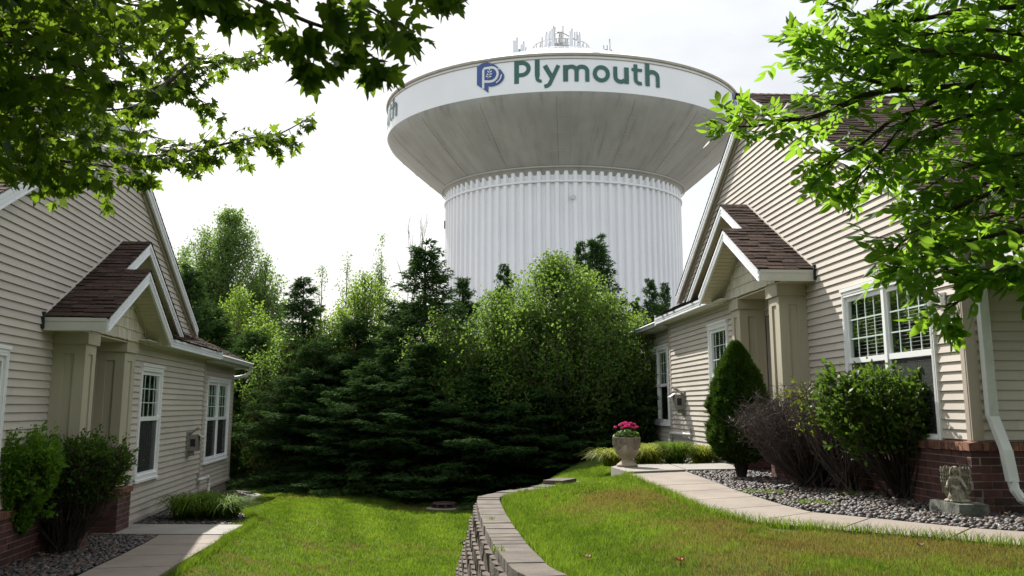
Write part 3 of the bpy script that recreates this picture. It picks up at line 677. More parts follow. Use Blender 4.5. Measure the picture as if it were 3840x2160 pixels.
w = MB(); prof = [(RT, 20.72), (13.86, 20.42), (13.55, 20.02), (12.9, 19.42), (12.0, 18.62), (11.0, 17.78), (10.2, 17.12), (9.6, 16.70), (9.25, 16.30), (8.9, 15.80)]
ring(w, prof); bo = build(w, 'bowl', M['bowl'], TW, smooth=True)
uv = bo.data.uv_layers.new(name='polar'); lo = bo.location
for p in bo.data.polygons:
    for li in p.loop_indices:
        c = bo.data.vertices[bo.data.loops[li].vertex_index].co
        a = math.atan2(c.x, -c.y); uv.data[li].uv = ((a % (2 * pi)) / (2 * pi), (c.z + 3) / 10)
w = MB(); M['seam'] = mat('seam_pale', (0.50, 0.48, 0.45), .6); M['seam_d'] = mat('seam_dark', (0.20, 0.195, 0.18), .7)
for (r, z) in ((12.93, 19.42), (11.9, 18.50), (10.72, 17.52)):
    pts = [(AX.x + (r + .03) * sin(a), AX.y - (r + .03) * cos(a), z - .03) for a in [(-.0765 + 2 * pi * k / 16) for k in range(17)]]
    w.tube(pts, .013, 4)
ring(w, [(9.66, 16.66), (9.70, 16.60), (9.62, 16.56)]); build(w, 'seam', M['seam'], bo)
for k in range(16):
    w = MB(); a = -.0765 + 2 * pi * k / 16; w.tube([(AX.x + (r + .012) * sin(a), AX.y - (r + .012) * cos(a), z - .012) for r, z in prof[1:8]], .008, 4)
    build(w, 'joint', M['seam_d'], bo)
# fluted column
NF = 90; ro, ri = 9.32, 9.13
cs = []
for k in range(NF):
    a0 = 2 * pi * k / NF; st = 2 * pi / NF
    for f_, r in ((0.0, ri), (.36, ri), (.5, ro), (.86, ro)): cs.append((a0 + f_ * st, r))
w = MB(); n = len(cs)
for z in (-3.0, 16.6):
    for a, r in cs: w.v.append((AX.x + r * sin(a), AX.y - r * cos(a), z))
for j in range(n): w.f.append((j, (j + 1) % n, n + (j + 1) % n, n + j)); w.t.append(.5)
colm = build(w, 'fluted_column', M['tower'], TW)
w = MB(); ring(w, [(ro + .005, 15.55), (ro + .10, 15.57), (ro + .10, 15.70), (ro + .005, 15.72)]); build(w, 'band_ring', M['tower'], colm)
w = MB(); c = cyl(0, 0); aa = .03 
w.tube([(AX.x + (ro + .0) * sin(aa), AX.y - (ro + .0) * cos(aa), 14.45), (AX.x + (ro + .12) * sin(aa), AX.y - (ro + .12) * cos(aa), 14.45)], .17, 14); build(w, 'vent', M['galv'], colm)
w = MB(); a = -1.53; w.box(AX.x + 9.3 * sin(a) - .10, AX.x + 9.3 * sin(a) + .10, AX.y - .8, AX.y - .5, 13.75, 14.35); build(w, 'equipment_box', M['grey'], colm)

# lettering
M['green'] = mat('letter_green', (0.024, 0.105, 0.088), .5, .08, 1); M['blue'] = mat('logo_blue', (0.030, 0.075, 0.26), .5, .08, 1); M['lw'] = mat('logo_white', (0.64, 0.66, 0.68), .45, .04, 1)
class Strip:
    def __init__(s, a0): s.mb = MB(); s.a0 = a0; s.k = 0
    def stroke(s, pts, wd=.33, closed=False, wd2=None):
        r = RT + .02 + .003 * s.k; s.k += 1
        n = len(pts); Lf = []; Rt_ = []
        for i, (x, z) in enumerate(pts):
            if closed: p0, p1 = pts[i - 1], pts[(i + 1) % n]
            else: p0, p1 = pts[max(i - 1, 0)], pts[min(i + 1, n - 1)]
            dx, dz = p1[0] - p0[0], p1[1] - p0[1]; l = math.hypot(dx, dz); nx, nz_ = -dz / l, dx / l; h = (wd if not wd2 else wd + (wd2 - wd) * i / (n - 1)) / 2
            Lf.append((x + nx * h, z + nz_ * h)); Rt_.append((x - nx * h, z - nz_ * h))
        for i in range(n if closed else n - 1):
            j = (i + 1) % n
            s.mb.face([cyl(s.a0 + q[0], q[1], r) for q in (Lf[i], Lf[j], Rt_[j], Rt_[i])])
    def poly(s, pts, dr=0):
        r = RT + .05 + dr; s.mb.face([cyl(s.a0 + x, z, r) for x, z in pts])
def arc(cx, cz, rx, rz, a0, a1, n=14): return [(cx + rx * cos(RAD(a0 + (a1 - a0) * i / n)), cz + rz * sin(RAD(a0 + (a1 - a0) * i / n))) for i in range(n + 1)]
def word(a0):
    s = Strip(a0); B = 21.38; X = 22.53
    s.stroke([(-3.765, B), (-3.765, 22.98)]); s.stroke([(-3.9, 22.83), (-3.4, 22.83)] + arc(-3.4, 22.40, .47, .43, 88, -88) + [(-3.4, 21.97), (-3.75, 21.97)], .29)
    s.stroke([(-2.34, 23.0), (-2.34, 21.8)]); s.stroke([(-2.34, 21.82)] + arc(-2.10, 21.68, .24, .22, 180, 285, 8), .27, wd2=.2)
    s.stroke([(-1.83, 22.54), (-1.33, 21.64)], .31); s.stroke([(-.91, 22.53), (-1.42, 21.42)] + [(-1.52, 21.22), (-1.66, 21.11), (-1.86, 21.07)], .27)
    s.stroke([(-.435, B), (-.435, X)]); s.stroke([(-.40, 22.15)] + arc(-.06, 22.13, .36, .30, 150, 0, 9) + [(.30, B)], .28)
    s.stroke([(.33, 22.15)] + arc(.66, 22.13, .36, .30, 150, 0, 9) + [(1.02, B)], .28)
    s.stroke(arc(1.98, 21.965, .45, .465, 0, 345, 23), .28, closed=True)
    s.stroke([(2.95, 22.53), (2.95, 21.85)] + arc(3.31, 21.83, .36, .34, 180, 325, 9), .28); s.stroke([(3.745, 22.53), (3.745, B)])
    s.stroke([(4.41, 22.82), (4.41, 21.75)] + arc(4.75, 21.74, .34, .25, 180, 290, 8), .28, wd2=.24); s.stroke([(4.12, 22.43), (4.90, 22.43)], .21)
    s.stroke([(5.30, 23.0), (5.30, B)]); s.stroke([(5.33, 22.13)] + arc(5.70, 22.11, .41, .32, 155, 0, 9) + [(6.11, B)], .29)
    build(s.mb, 'lettering', M['green'], bandp)
    b = Strip(a0)
    def sub(pts, n=6):
        o = []
        for (x0, z0), (x1, z1) in zip(pts, pts[1:] + pts[:1]):
            o += [(x0 + (x1 - x0) * i / n, z0 + (z1 - z0) * i / n) for i in range(n)]
        return o
    body = [(-6.67, 23.0), (-6.67, 21.65), (-6.07, 21.20), (-5.79, 20.96), (-5.79, 21.50)] + arc(-5.55, 22.0, .92, .62, -100, 12, 10) + [(-4.9, 22.52), (-5.25, 22.85), (-5.55, 23.05)] + arc(-5.95, 22.9, .4, .25, 60, 100, 3) + [(-6.2, 23.14)]
    b.poly(body)
    lg = build(b.mb, 'logo', M['blue'], bandp)
    b = Strip(a0)
    b.k = 14; b.stroke([(-6.175, 21.30), (-6.175, 22.62), (-6.1, 22.735), (-5.6, 22.735)] + arc(-5.6, 22.24, .50, .495, 85, -90, 14) + [(-5.75, 21.745), (-6.1, 21.80)], .17)
    b.k = 14; b.stroke(arc(-5.52, 22.12, .73, .62, 40, 55, 3), .06)
    for t in range(-58, 0, 11): 
        x, z = -5.50 + .70 * cos(RAD(t)), 22.1 + .60 * sin(RAD(t)); b.poly([(x + .05 * cos(RAD(q)), z + .06 * sin(RAD(q))) for q in range(0, 360, 45)], .10)
    b.k = 15; b.stroke(arc(-5.50, 22.1, .63, .54, -60, 0, 8), .05)
    b.k = 16; b.stroke([(-5.82, 21.98), (-5.70, 22.20), (-5.66, 22.50)], .035)
    for (x, z, q) in ((-5.66, 22.58, 90), (-5.76, 22.42, 125), (-5.56, 22.42, 45), (-5.80, 22.24, 135), (-5.55, 22.24, 30), (-5.60, 22.06, 10), (-5.86, 22.10, 140)):
        c_, s_ = cos(RAD(q)), sin(RAD(q)); b.poly([(x + c_ * u - s_ * v, z + s_ * u + c_ * v) for u, v in ((-.1, 0), (-.03, .045), (.04, .04), (.11, 0), (.04, -.04), (-.03, -.045))], .10)
    build(b.mb, 'emblem', M['lw'], lg)
for k in range(4): word(-k * 2 * pi * RT / 4)

# antennas and railing on the roof
cam0 = Vector((0, 0, 0))
def at(px, py, y):
    """the point at distance y straight ahead that lies along a given line of sight (used only while laying out)"""
    X = (px - 1920) / 3733.; Z = -(py - 810) / 3733.; cp, sp = cos(RAD(10.82)), sin(RAD(10.82))
    r = Vector((X, cp - Z * sp, sp + Z * cp)); return r * (y / r.y)
M['ant'] = mat('antenna_panel', (0.62, 0.64, 0.68), .5, .05, 1); M['steel'] = mat('steel_grey', (0.38, 0.38, 0.37), .5, .2, 2)
def panel(x0, x1, y0, y1, Y, tk=.25, nm='antenna_panel', m='ant'):
    a = at(x0, y1, Y); b = at(x1, y0, Y); w = MB(); w.box(a.x, b.x, Y, Y + tk, a.z, b.z); 
    p = build(w, nm, M[m], TW)
    if nm == 'antenna_panel':
        w = MB(); xm = (a.x + b.x) / 2; w.tube([(xm + (b.x - a.x) * .3, Y + tk + .1, a.z - .5), (xm + (b.x - a.x) * .3, Y + tk + .1, b.z + .35)], .05, 6); w.box(xm, xm + .1, Y + tk, Y + tk + .12, a.z + .3, a.z + .4); build(w, 'mast', M['steel'], p)
def pole(x, y0, y1, Y, r=.045):
    a = at(x, y1, Y); b = at(x, y0, Y); w = MB(); w.tube([tuple(a), tuple(b)], r, 6); build(w, 'pole', M['steel'], TW)
for q in ((1923.6, 1943, 152, 206, 68), (1952, 1967.5, 166, 202, 69), (2043.5, 2053, 130, 196, 75), (2056, 2065, 127, 150, 76), (2055, 2064, 160, 190, 76), (2067, 2079, 107, 185, 74), (2136, 2148.5, 117, 190, 74), (2164, 2177.5, 131, 158, 75), (2164, 2178.5, 160, 195, 75), (2283, 2289.5, 157, 200, 69), (2261, 2267, 181, 200, 70), (2112, 2134, 156, 172, 78), (2093, 2099, 138, 150, 77), (2102, 2107, 137, 148, 77)): panel(*q)
for q in ((2033, 140, 196, 73), (2081, 101, 190, 74.5), (2111, 98, 190, 73), (2155.5, 120, 192, 73), (2163.5, 119, 150, 74), (2086.5, 144, 180, 76), (2119, 143, 170, 77), (2126.5, 147, 170, 77), (1972, 177, 202, 68.5), (2277, 170, 200, 69), (2293, 186, 204, 69)): pole(*q)
w = MB()
for x0, x1, y0, y1, Y in ((1944, 1952, 184, 204, 69), (1972, 1979, 190, 200, 69), (2270, 2275, 184, 200, 70), (2083, 2095, 162, 172, 77), (2096, 2112, 158, 176, 77.5), (2112, 2134, 170, 178, 78)):
    a = at(x0, y1, Y); b = at(x1, y0, Y); w.box(a.x, b.x, Y, Y + .4, a.z, b.z)
build(w, 'equipment_cabinet', M['grey'], TW)
w = MB()                                                                       # lattice drum, arched frame and railing
for k in range(26):
    a = 2 * pi * k / 26; x, y = AX.x + 2.3 * cos(a), AX.y + 2.3 * sin(a); w.tube([(x, y, 27.4), (x, y, 28.9)], .035, 4, cap=False)
    a2 = a + 2 * pi / 26; w.tube([(x, y, 27.6), (AX.x + 2.3 * cos(a2), AX.y + 2.3 * sin(a2), 28.8)], .025, 4, cap=False)
for z in (28.1, 28.9): w.tube([(AX.x + 2.3 * cos(2 * pi * k / 26), AX.y + 2.3 * sin(2 * pi * k / 26), z) for k in range(27)], .04, 4)
w.tube([tuple(at(x, y, 76)) for x, y in ((2081, 129), (2089, 121), (2094, 121), (2107, 121), (2113, 125), (2135, 137), (2166, 153))], .05, 5)
w.tube([tuple(at(x, y, 76)) for x, y in ((2089, 124), (2111, 124))], .04, 5); w.tube([tuple(at(2100, y, 76)) for y in (122, 190)], .05, 5); w.tube([tuple(at(2106, y, 76)) for y in (122, 190)], .04, 5)
build(w, 'antenna_frame', M['steel'], TW)
w = MB()
rr = [(AX.x + 5.2 * cos(2 * pi * k / 48), AX.y + 5.2 * sin(2 * pi * k / 48)) for k in range(49)]
w.tube([(x, y, 27.15) for x, y in rr], .035, 5)
for x, y in rr[::4]: w.tube([(x, y, 26.6), (x, y, 27.15)], .03, 4)
build(w, 'railing', M['tower'], TW)
w = MB(); a = at(2190, 200, 66.5); w.box(a.x - .0, a.x + .5, 66.5, 67, a.z - .3, a.z); w.lathe([(.45, 0), (.45, .12), (.0, .18)], (at(2230, 203, 66).x, 66, at(2230, 203, 66).z - .1), 16); build(w, 'hatch', M['tower'], TW)

# ================================================================== GROUND, WALL, PATHS, STONES
WO = [(1.9, 5.6), (1.1, 6.3), (.62, 6.9), (.32, 7.4), (.14, 7.84), (.03, 8.25), (-.05, 8.91), (-.15, 9.83), (-.26, 11.09), (-.37, 12.66), (-.44, 14.08), (-.41, 14.61), (-.23, 15.14), (.16, 15.91), (.72, 17.06), (1.0, 17.6)]
def smooth_poly(P, n=6):
    out = []
    for i in range(len(P) - 1):
        p0, p1, p2, p3 = P[max(i - 1, 0)], P[i], P[i + 1], P[min(i + 2, len(P) - 1)]
        for k in range(n):
            t = k / n
            out.append(tuple(.5 * ((2 * p1[j]) + (-p0[j] + p2[j]) * t + (2 * p0[j] - 5 * p1[j] + 4 * p2[j] - p3[j]) * t * t + (-p0[j] + 3 * p1[j] - 3 * p2[j] + p3[j]) * t ** 3) for j in range(2)))
    return out + [P[-1]]
WS = smooth_poly(WO)
WY = np.array([p[1] for p in WS]); WX = np.array([p[0] for p in WS])
def xw(y): return np.interp(y, WY, WX)
ZW = -1.25                                                                    # top of the cap stones
def sm(a, b, x): t = np.clip((x - a) / (b - a), 0, 1); return t * t * (3 - 2 * t)
def vn(x, y, s, seed=0):
    """cheap smooth value noise"""
    x = np.asarray(x, float) * s + seed * 17.3; y = np.asarray(y, float) * s + seed * 9.1
    xi, yi = np.floor(x), np.floor(y); fx, fy = x - xi, y - yi; fx = fx * fx * (3 - 2 * fx); fy = fy * fy * (3 - 2 * fy)
    h = lambda a, b: np.modf(np.abs(np.sin(a * 127.1 + b * 311.7 + seed) * 43758.5453))[0]
    return (h(xi, yi) * (1 - fx) + h(xi + 1, yi) * fx) * (1 - fy) + (h(xi, yi + 1) * (1 - fx) + h(xi + 1, yi + 1) * fx) * fy
def hL(x, y):
    z = -2.30 + .41 * (1 - sm(-4.5, -2.0, x)) * (1 - .55 * sm(17.5, 24, y)) + .12 * sm(8, 3, y)
    z = z + .025 * (vn(x, y, .5, 2) - .5) - .25 * sm(30, 60, y)
    return z
def hU(x, y):
    d = x - xw(y)
    z = -1.30 + .215 * sm(.25, 1.7, d) + .01 * (vn(x, y, .9, 4) - .5)
    edge = np.where(y < 17.2, -99., .95 + (y - 17.3) * .12)
    z = z - 1.2 * sm(0, 2.6, edge - x) - .05 * sm(17.5, 20, y) * sm(3, 1, x)
    return z
def grassmat():
    m, nt, b = newmat('lawn')
    n1 = noise(nt, .55, 4); n2 = noise(nt, 2.3, 5, rough=.7); n3 = noise(nt, 40, 3)
    c = ramp(nt, [(0.045, 0.070, 0.014), (0.070, 0.10, 0.020), (0.13, 0.11, 0.045)], [.3, .52, .72])
    nt.links.new(n1.outputs[0], c.inputs[0])
    c2 = mixc(nt, n2.outputs[0], c.outputs[0], (0.055, 0.10, 0.014)); r = ramp(nt, [(.55,) * 3, (1.25,) * 3], [.3, .7]); nt.links.new(n3.outputs[0], r.inputs[0])
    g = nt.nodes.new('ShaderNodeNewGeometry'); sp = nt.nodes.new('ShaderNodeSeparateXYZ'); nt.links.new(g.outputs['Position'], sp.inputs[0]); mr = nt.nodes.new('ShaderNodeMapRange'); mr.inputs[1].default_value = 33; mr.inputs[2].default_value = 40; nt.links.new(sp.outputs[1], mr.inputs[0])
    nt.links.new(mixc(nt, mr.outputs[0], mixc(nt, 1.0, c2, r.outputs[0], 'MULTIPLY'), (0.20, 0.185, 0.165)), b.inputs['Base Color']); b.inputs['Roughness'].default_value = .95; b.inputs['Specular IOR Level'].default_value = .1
    bump(nt, b, n3.outputs[0], .02, .6)
    return m
M['lawn'] = grassmat()
def sheet(name, xs, ys, hf, material, keep=None, off=0.):
    X, Y = np.meshgrid(xs, ys); Z = hf(X, Y) + off; nx, ny = len(xs), len(ys)
    V = np.stack([X, Y, Z], -1).reshape(-1, 3); i = np.arange(nx * ny).reshape(ny, nx)
    Fc = np.stack([i[:-1, :-1], i[:-1, 1:], i[1:, 1:], i[1:, :-1]], -1).reshape(-1, 4)
    if keep is not None:
        c = V[Fc].mean(1); Fc = Fc[keep(c[:, 0], c[:, 1])]
    o = link(name, np_mesh(name, V, Fc, np.full(len(Fc), .5), True), material)
    return tag(o, kind='structure')
xs = np.unique(np.concatenate([np.linspace(-600, -30, 20), np.linspace(-30, -9, 20), np.arange(-9, 1.5, .15), np.linspace(1.5, 30, 30), np.linspace(30, 600, 20)]))
ys = np.unique(np.concatenate([np.linspace(-80, 0, 10), np.arange(0, 32, .2), np.linspace(32, 80, 24), np.linspace(80, 1500, 20)]))
sheet('ground', xs, ys, hL, M['lawn'])
# upper terrace follows the wall curve: grid in (distance from wall, y)
us = np.concatenate([np.arange(.10, 3, .12), np.linspace(3, 22, 40)]); ys = np.arange(4.6, 17.5, .12)
U_, Y_ = np.meshgrid(us, ys); X_ = xw(Y_) + U_; Z_ = hU(X_, Y_); V_ = np.stack([X_, Y_, Z_], -1).reshape(-1, 3); ii = np.arange(V_.shape[0]).reshape(U_.shape)
F1 = np.stack([ii[:-1, :-1], ii[:-1, 1:], ii[1:, 1:], ii[1:, :-1]], -1).reshape(-1, 4)
xs2 = np.concatenate([np.arange(-3.2, 6, .2), np.linspace(6, 24, 20)]); ys2 = np.unique(np.concatenate([[ys[-1]], np.arange(17.5, 40, .2)]))
X2, Y2 = np.meshgrid(xs2, ys2); V2_ = np.stack([X2, Y2, hU(X2, Y2)], -1).reshape(-1, 3); i2 = np.arange(V2_.shape[0]).reshape(X2.shape) + len(V_)
F2 = np.stack([i2[:-1, :-1], i2[:-1, 1:], i2[1:, 1:], i2[1:, :-1]], -1).reshape(-1, 4)
o = link('lawn', np_mesh('lawn', np.concatenate([V_, V2_]), np.concatenate([F1, F2]), np.full(len(F1) + len(F2), .5), True), M['lawn']); tag(o, kind='structure')

# retaining wall: chamfered split-face blocks in set-back courses under cap stones
RW = thing('retaining_wall', (0, 10, -2.3), 'curved retaining wall of brown split-face concrete blocks with flat cap stones beside the lawn', 'retaining wall')
def along(P, step, off=0.):
    P = [Vector((a, b, 0)) for a, b in P]; out = []; acc = -off
    for a, b in zip(P[:-1], P[1:]):
        l = (b - a).length; d = (b - a) / l
        while acc <= l:
            if acc >= 0: out.append((a + d * acc, d))
            acc += step
        acc -= l
    return out
rnd = random.Random(5)
w = MB(); st = .34
for c in range(7):
    zt = ZW - .10 - .17 * c; out = .030 + .045 * c
    for p, d in along(WS, st, (st / 2 if c % 2 else 0)):
        nrm = Vector((-d.y, d.x, 0)) if d.y > 0 else Vector((d.y, -d.x, 0))
        nrm = Vector((-d.y, d.x, 0)); q = p + nrm * out
        j = lambda s=.008: rnd.uniform(-s, s)
        a = q + d * 0; b_ = q + d * (st - .014)
        pts = []
        for zz in (zt - .165, zt):
            f1 = q + d * .075 + nrm * (.06 + j(.014)); f2 = q + d * (st - .085) + nrm * (.06 + j(.014))
            pts.append([(a.x, a.y, zz), (f1.x, f1.y, zz), (f2.x, f2.y, zz), (b_.x, b_.y, zz), ((b_ - nrm * .22).x, (b_ - nrm * .22).y, zz), ((a - nrm * .22).x, (a - nrm * .22).y, zz)])
        i = len(w.v); w.v += pts[0] + pts[1]; tn = rnd.random()
        w.f += [tuple(range(i, i + 6)), tuple(range(i + 11, i + 5, -1))] + [(i + k, i + (k + 1) % 6, i + 6 + (k + 1) % 6, i + 6 + k) for k in range(6)]; w.t += [tn] * 8
tag(build(w, 'block_courses', M['block'], RW))
caps = along(WS, .235); wd = .315
for k, (p, d) in enumerate(caps[:-1]):
    p2, d2 = caps[k + 1]; n1 = Vector((-d.y, d.x, 0)); n2 = Vector((-d2.y, d2.x, 0)); e = (p2 - p).normalized() * .004
    mb = MB(); r_ = rnd.uniform(-.007, .007); o1 = .040 + rnd.uniform(-.006, .006)
    if k == len(caps) - 2: zt = ZW
    A, B = p + n1 * o1 + e, p2 + n2 * o1 - e; Cc, Dd = p2 - n2 * (wd - .045) - e, p - n1 * (wd - .045) + e
    lo_, hi_ = ZW - .10, ZW + r_
    mb.hexa([(A.x, A.y, lo_), (B.x, B.y, lo_), (Cc.x, Cc.y, lo_), (Dd.x, Dd.y, lo_), (A.x, A.y, hi_), (B.x, B.y, hi_), (Cc.x, Cc.y, hi_), (Dd.x, Dd.y, hi_)], rnd.random())
    build(mb, 'cap_stone', M['capstone'], RW)
w = MB()
for k, (p, d) in enumerate(along(WS, .6)[-5:]):                                # stepped extra course at the far end
    pass
p, d = along(WS, .5)[-3]; nn = Vector((-d.y, d.x, 0))
mb = MB(); q1 = p; q2 = p + d * .62
mb.hexa([tuple(x) for x in [(*(q1 + nn * .04).xy, ZW + .004), (*(q2 + nn * .04).xy, ZW + .004), (*(q2 - nn * .29).xy, ZW + .004), (*(q1 - nn * .29).xy, ZW + .004), (*(q1 + nn * .04).xy, ZW + .07), (*(q2 + nn * .04).xy, ZW + .07), (*(q2 - nn * .29).xy, ZW + .07), (*(q1 - nn * .29).xy, ZW + .07)]], .4)
build(mb, 'cap_stone', M['capstone'], RW)

# paths: separate slabs with joints
def slab(mb, quad, z, th=.10, gap=.024, t=.5):
    c = [sum(q[i] for q in quad) / len(quad) for i in (0, 1)]
    P = [(q[0] + (c[0] - q[0]) * gap, q[1] + (c[1] - q[1]) * gap) for q in quad]
    mb.prism([(x, y, z - th) for x, y in P], (0, 0, th), t)
RLp = [(1.84, 16.31), (1.91, 13.92), (1.94, 12.82), (1.97, 11.76), (2.03, 10.69), (2.22, 9.67), (2.82, 9.02), (3.54, 8.43), (4.2, 7.75), (5.2, 6.9)]
RRp = [(2.88, 16.89), (2.90, 14.41), (2.88, 13.45), (2.91, 12.3), (2.96, 11.24), (3.06, 10.5), (3.46, 9.97), (4.06, 9.16), (4.9, 8.5), (6.0, 7.9)]
ZP = -1.055
w = MB()
for i in range(len(RLp) - 1): slab(w, [RLp[i], RRp[i], RRp[i + 1], RLp[i + 1]], ZP, t=random.random())
tag(build(w, 'path', M['concrete'], base=(2.5, 12, ZP)), kind='structure')
w = MB(); slab(w, [(1.69, 17.65), (1.84, 16.33), (2.88, 16.91), (2.85, 18.55), (1.92, 18.37)], ZP + .03, .16); slab(w, [(2.88, 16.91), (4.35, 17.25), (4.3, 18.95), (2.85, 18.55)], ZP + .03, .16); slab(w, [(4.36, 17.25), (5.3, 17.5), (5.2, 19.2), (4.31, 18.95)], ZP + .03, .16)
tag(build(w, 'porch_pad', M['concrete_p'], base=(3, 17.6, ZP)), kind='structure')
LLp = [(-5.19, 15.24), (-5.06, 14.18), (-4.97, 13.17), (-4.90, 12.15), (-4.80, 11.1), (-4.72, 10.0), (-4.7, 8.8)]
LRp = [(-4.21, 15.24), (-4.10, 14.3), (-4.05, 13.31), (-3.99, 12.36), (-3.88, 11.2), (-3.78, 10.0), (-3.75, 8.8)]
ZL = -1.855
w = MB()
for i in range(len(LLp) - 1): slab(w, [LLp[i], LRp[i], LRp[i + 1], LLp[i + 1]], ZL)
tag(build(w, 'path', M['concrete'], base=(-4.5, 12, ZL)), kind='structure')
w = MB(); slab(w, [(-6.23, 15.31), (-4.21, 15.25), (-4.26, 16.46), (-6.35, 16.56)], ZL + .008, .16, gap=.003); slab(w, [(-8.2, 14.6), (-6.24, 15.0), (-6.36, 16.56), (-8.0, 16.6)], ZL + .02, .16)
tag(build(w, 'porch_pad', M['concrete_p'], base=(-5.5, 15.8, ZL)), kind='structure')

# planting beds: dark soil sheets under loose river stones
M['soil'] = mat('soil', (0.045, 0.038, 0.034), .95, .4, 12, bscale=30, bdist=.02)
def inpoly(x, y, P):
    r = np.zeros(len(x), bool); n = len(P)
    for i in range(n):
        x0, y0 = P[i]; x1, y1 = P[(i + 1) % n]
        c = ((y0 > y) != (y1 > y)); t = np.where(c, (y - y0) / (y1 - y0 + 1e-12), 0); r ^= c & (x < x0 + (x1 - x0) * t)
    return r
def wallpt(F, s, v): p = F(s, v, 0); return (p.x, p.y)
bedR = [(2.9, 16.85), (2.91, 14.4), (2.9, 13.4), (2.93, 12.3), (2.99, 11.2), (3.1, 10.5), (3.48, 10.0), (4.08, 9.2), (4.95, 8.55), (6.0, 8.0), (8.5, 8.0), (8.5, 10.0), wallpt(FR, 10.1, .0), wallpt(FR, 16.0, .05), (4.3, 17.2)]
bedL1 = [(-4.95, 8.8), (-4.96, 12.1), (-5.02, 13.2), (-5.1, 14.2), (-5.22, 15.22), (-6.25, 15.28), (-6.3, 14.9), wallpt(FL, 15.3, .1), wallpt(FL, 9.5, .1), (-6.8, 8.8)]
bedL2 = [(-6.25, 16.6), (-4.55, 16.5), (-4.45, 17.3), (-4.75, 18.3), (-5.4, 19.6), (-5.9, 22), (-6.0, 24.2), (-6.3, 25.2), (-6.9, 25.8), wallpt(FL, 27.0, .15), wallpt(FL, 22.7, .3), wallpt(FL, 16.8, .4)]
bedR2 = [(1.95, 18.42), (4.3, 19.0), wallpt(FR, 18.6, .3), wallpt(FR, 26.5, .2), (2.6, 26.0), (2.3, 22), (1.9, 19.5)]
def bedsheet(P, z, nm='garden_bed'):
    w = MB(); w.face([(x, y, z) for x, y in P]); return tag(build(w, nm, M['soil'], base=(P[0][0], P[0][1], z)), kind='structure')
bedsheet(bedR, -1.082); bedsheet(bedL1, -1.885); bedsheet(bedR2, -1.09)
xs3 = np.arange(-8.4, -4.2, .15); ys3 = np.arange(16.3, 26.5, .15)
sheet('garden_bed', xs3, ys3, hL, M['soil'], lambda x, y: inpoly(x, y, bedL2), .012)
def stonemat():
    m, nt, b = newmat('river_stone')
    r = ramp(nt, [(0.016, 0.015, 0.017), (0.040, 0.037, 0.038), (0.065, 0.053, 0.049), (0.13, 0.115, 0.105), (0.075, 0.040, 0.033), (0.030, 0.033, 0.040)], [0, .25, .45, .65, .82, 1]); r.color_ramp.interpolation = 'CONSTANT'
    nt.links.new(attr(nt), r.inputs[0]); n = noise(nt, 60, 4); rr = ramp(nt, [(.7,) * 3, (1.25,) * 3], [.3, .7]); nt.links.new(n.outputs[0], rr.inputs[0])
    nt.links.new(mixc(nt, 1., r.outputs[0], rr.outputs[0], 'MULTIPLY'), b.inputs['Base Color']); b.inputs['Roughness'].default_value = .6
    return m
M['stone'] = stonemat()
def scatter(n, P, seed, dens=None):
    r = np.random.default_rng(seed); xs_, ys_ = [p[0] for p in P], [p[1] for p in P]; X, Y = [], []
    while sum(map(len, X)) < n:
        x = r.uniform(min(xs_), max(xs_), n); y = r.uniform(min(ys_), max(ys_), n); k = inpoly(x, y, P)
        if dens is not None: k &= r.random(n) < dens(x, y)
        X.append(x[k]); Y.append(y[k])
    return np.concatenate(X)[:n], np.concatenate(Y)[:n], r
bmi = bmesh.new(); bmesh.ops.create_icosphere(bmi, subdivisions=2, radius=1); IV = np.array([v.co[:] for v in bmi.verts]); IF = np.array([[v.index for v in f.verts] for f in bmi.faces]); bmi.free()
bmi = bmesh.new(); bmesh.ops.create_icosphere(bmi, subdivisions=1, radius=1); JV = np.array([v.co[:] for v in bmi.verts]); JF = np.array([[v.index for v in f.verts] for f in bmi.faces]); bmi.free()
def stones(name, n, P, hf, seed, smin=.012, smax=.040, fine=False):
    x, y, r = scatter(n, P, seed); z = hf(x, y); BV, BF = (IV, IF) if fine else (JV, JF)
    s = r.uniform(smin, smax, n)[:, None] * np.stack([r.uniform(.8, 1.35, n), r.uniform(.7, 1.1, n), r.uniform(.4, .75, n)], 1)
    a = r.uniform(0, 2 * pi, n); t = r.normal(0, .3, n); V = BV[None] * s[:, None, :]
    V = V + V * .12 * np.sin(BV[None, :, [1, 2, 0]] * 3 + r.uniform(0, 6, (n, 1, 3)))
    ct, stt = np.cos(t)[:, None], np.sin(t)[:, None]; X0, Y0, Z0 = V[..., 0], V[..., 1] * ct - V[..., 2] * stt, V[..., 1] * stt + V[..., 2] * ct
    ca, sa = np.cos(a)[:, None], np.sin(a)[:, None]
    V = np.stack([X0 * ca - Y0 * sa + x[:, None], X0 * sa + Y0 * ca + y[:, None], Z0 + (z + s[:, 2] * .5 + r.uniform(0, .02, n))[:, None]], -1).reshape(-1, 3)
    Fc = (BF[None] + (np.arange(n) * len(BV))[:, None, None]).reshape(-1, 3)
    o = link(name, np_mesh(name, V, Fc, np.repeat(r.random(n), len(BF)), True), M['stone'])
    return o
fl = lambda z: (lambda x, y: np.full(len(x), z))
tag(stones('river_stones', 12000, bedR, fl(-1.082), 3), 'dark rounded river stones filling the bed between the right path and house', 'stones', kind='stuff')
tag(stones('river_stones', 7500, bedL1, fl(-1.885), 4), 'dark rounded river stones in the shaded bed beside the left path', 'stones', kind='stuff')
tag(stones('river_stones', 6000, bedL2, hL, 5), 'grey river stones around the standpipe along the left house wall', 'stones', kind='stuff')
tag(stones('river_stones', 1500, bedR2, fl(-1.09), 6), 'river stones under the daylilies below the right house', 'stones', kind='stuff')
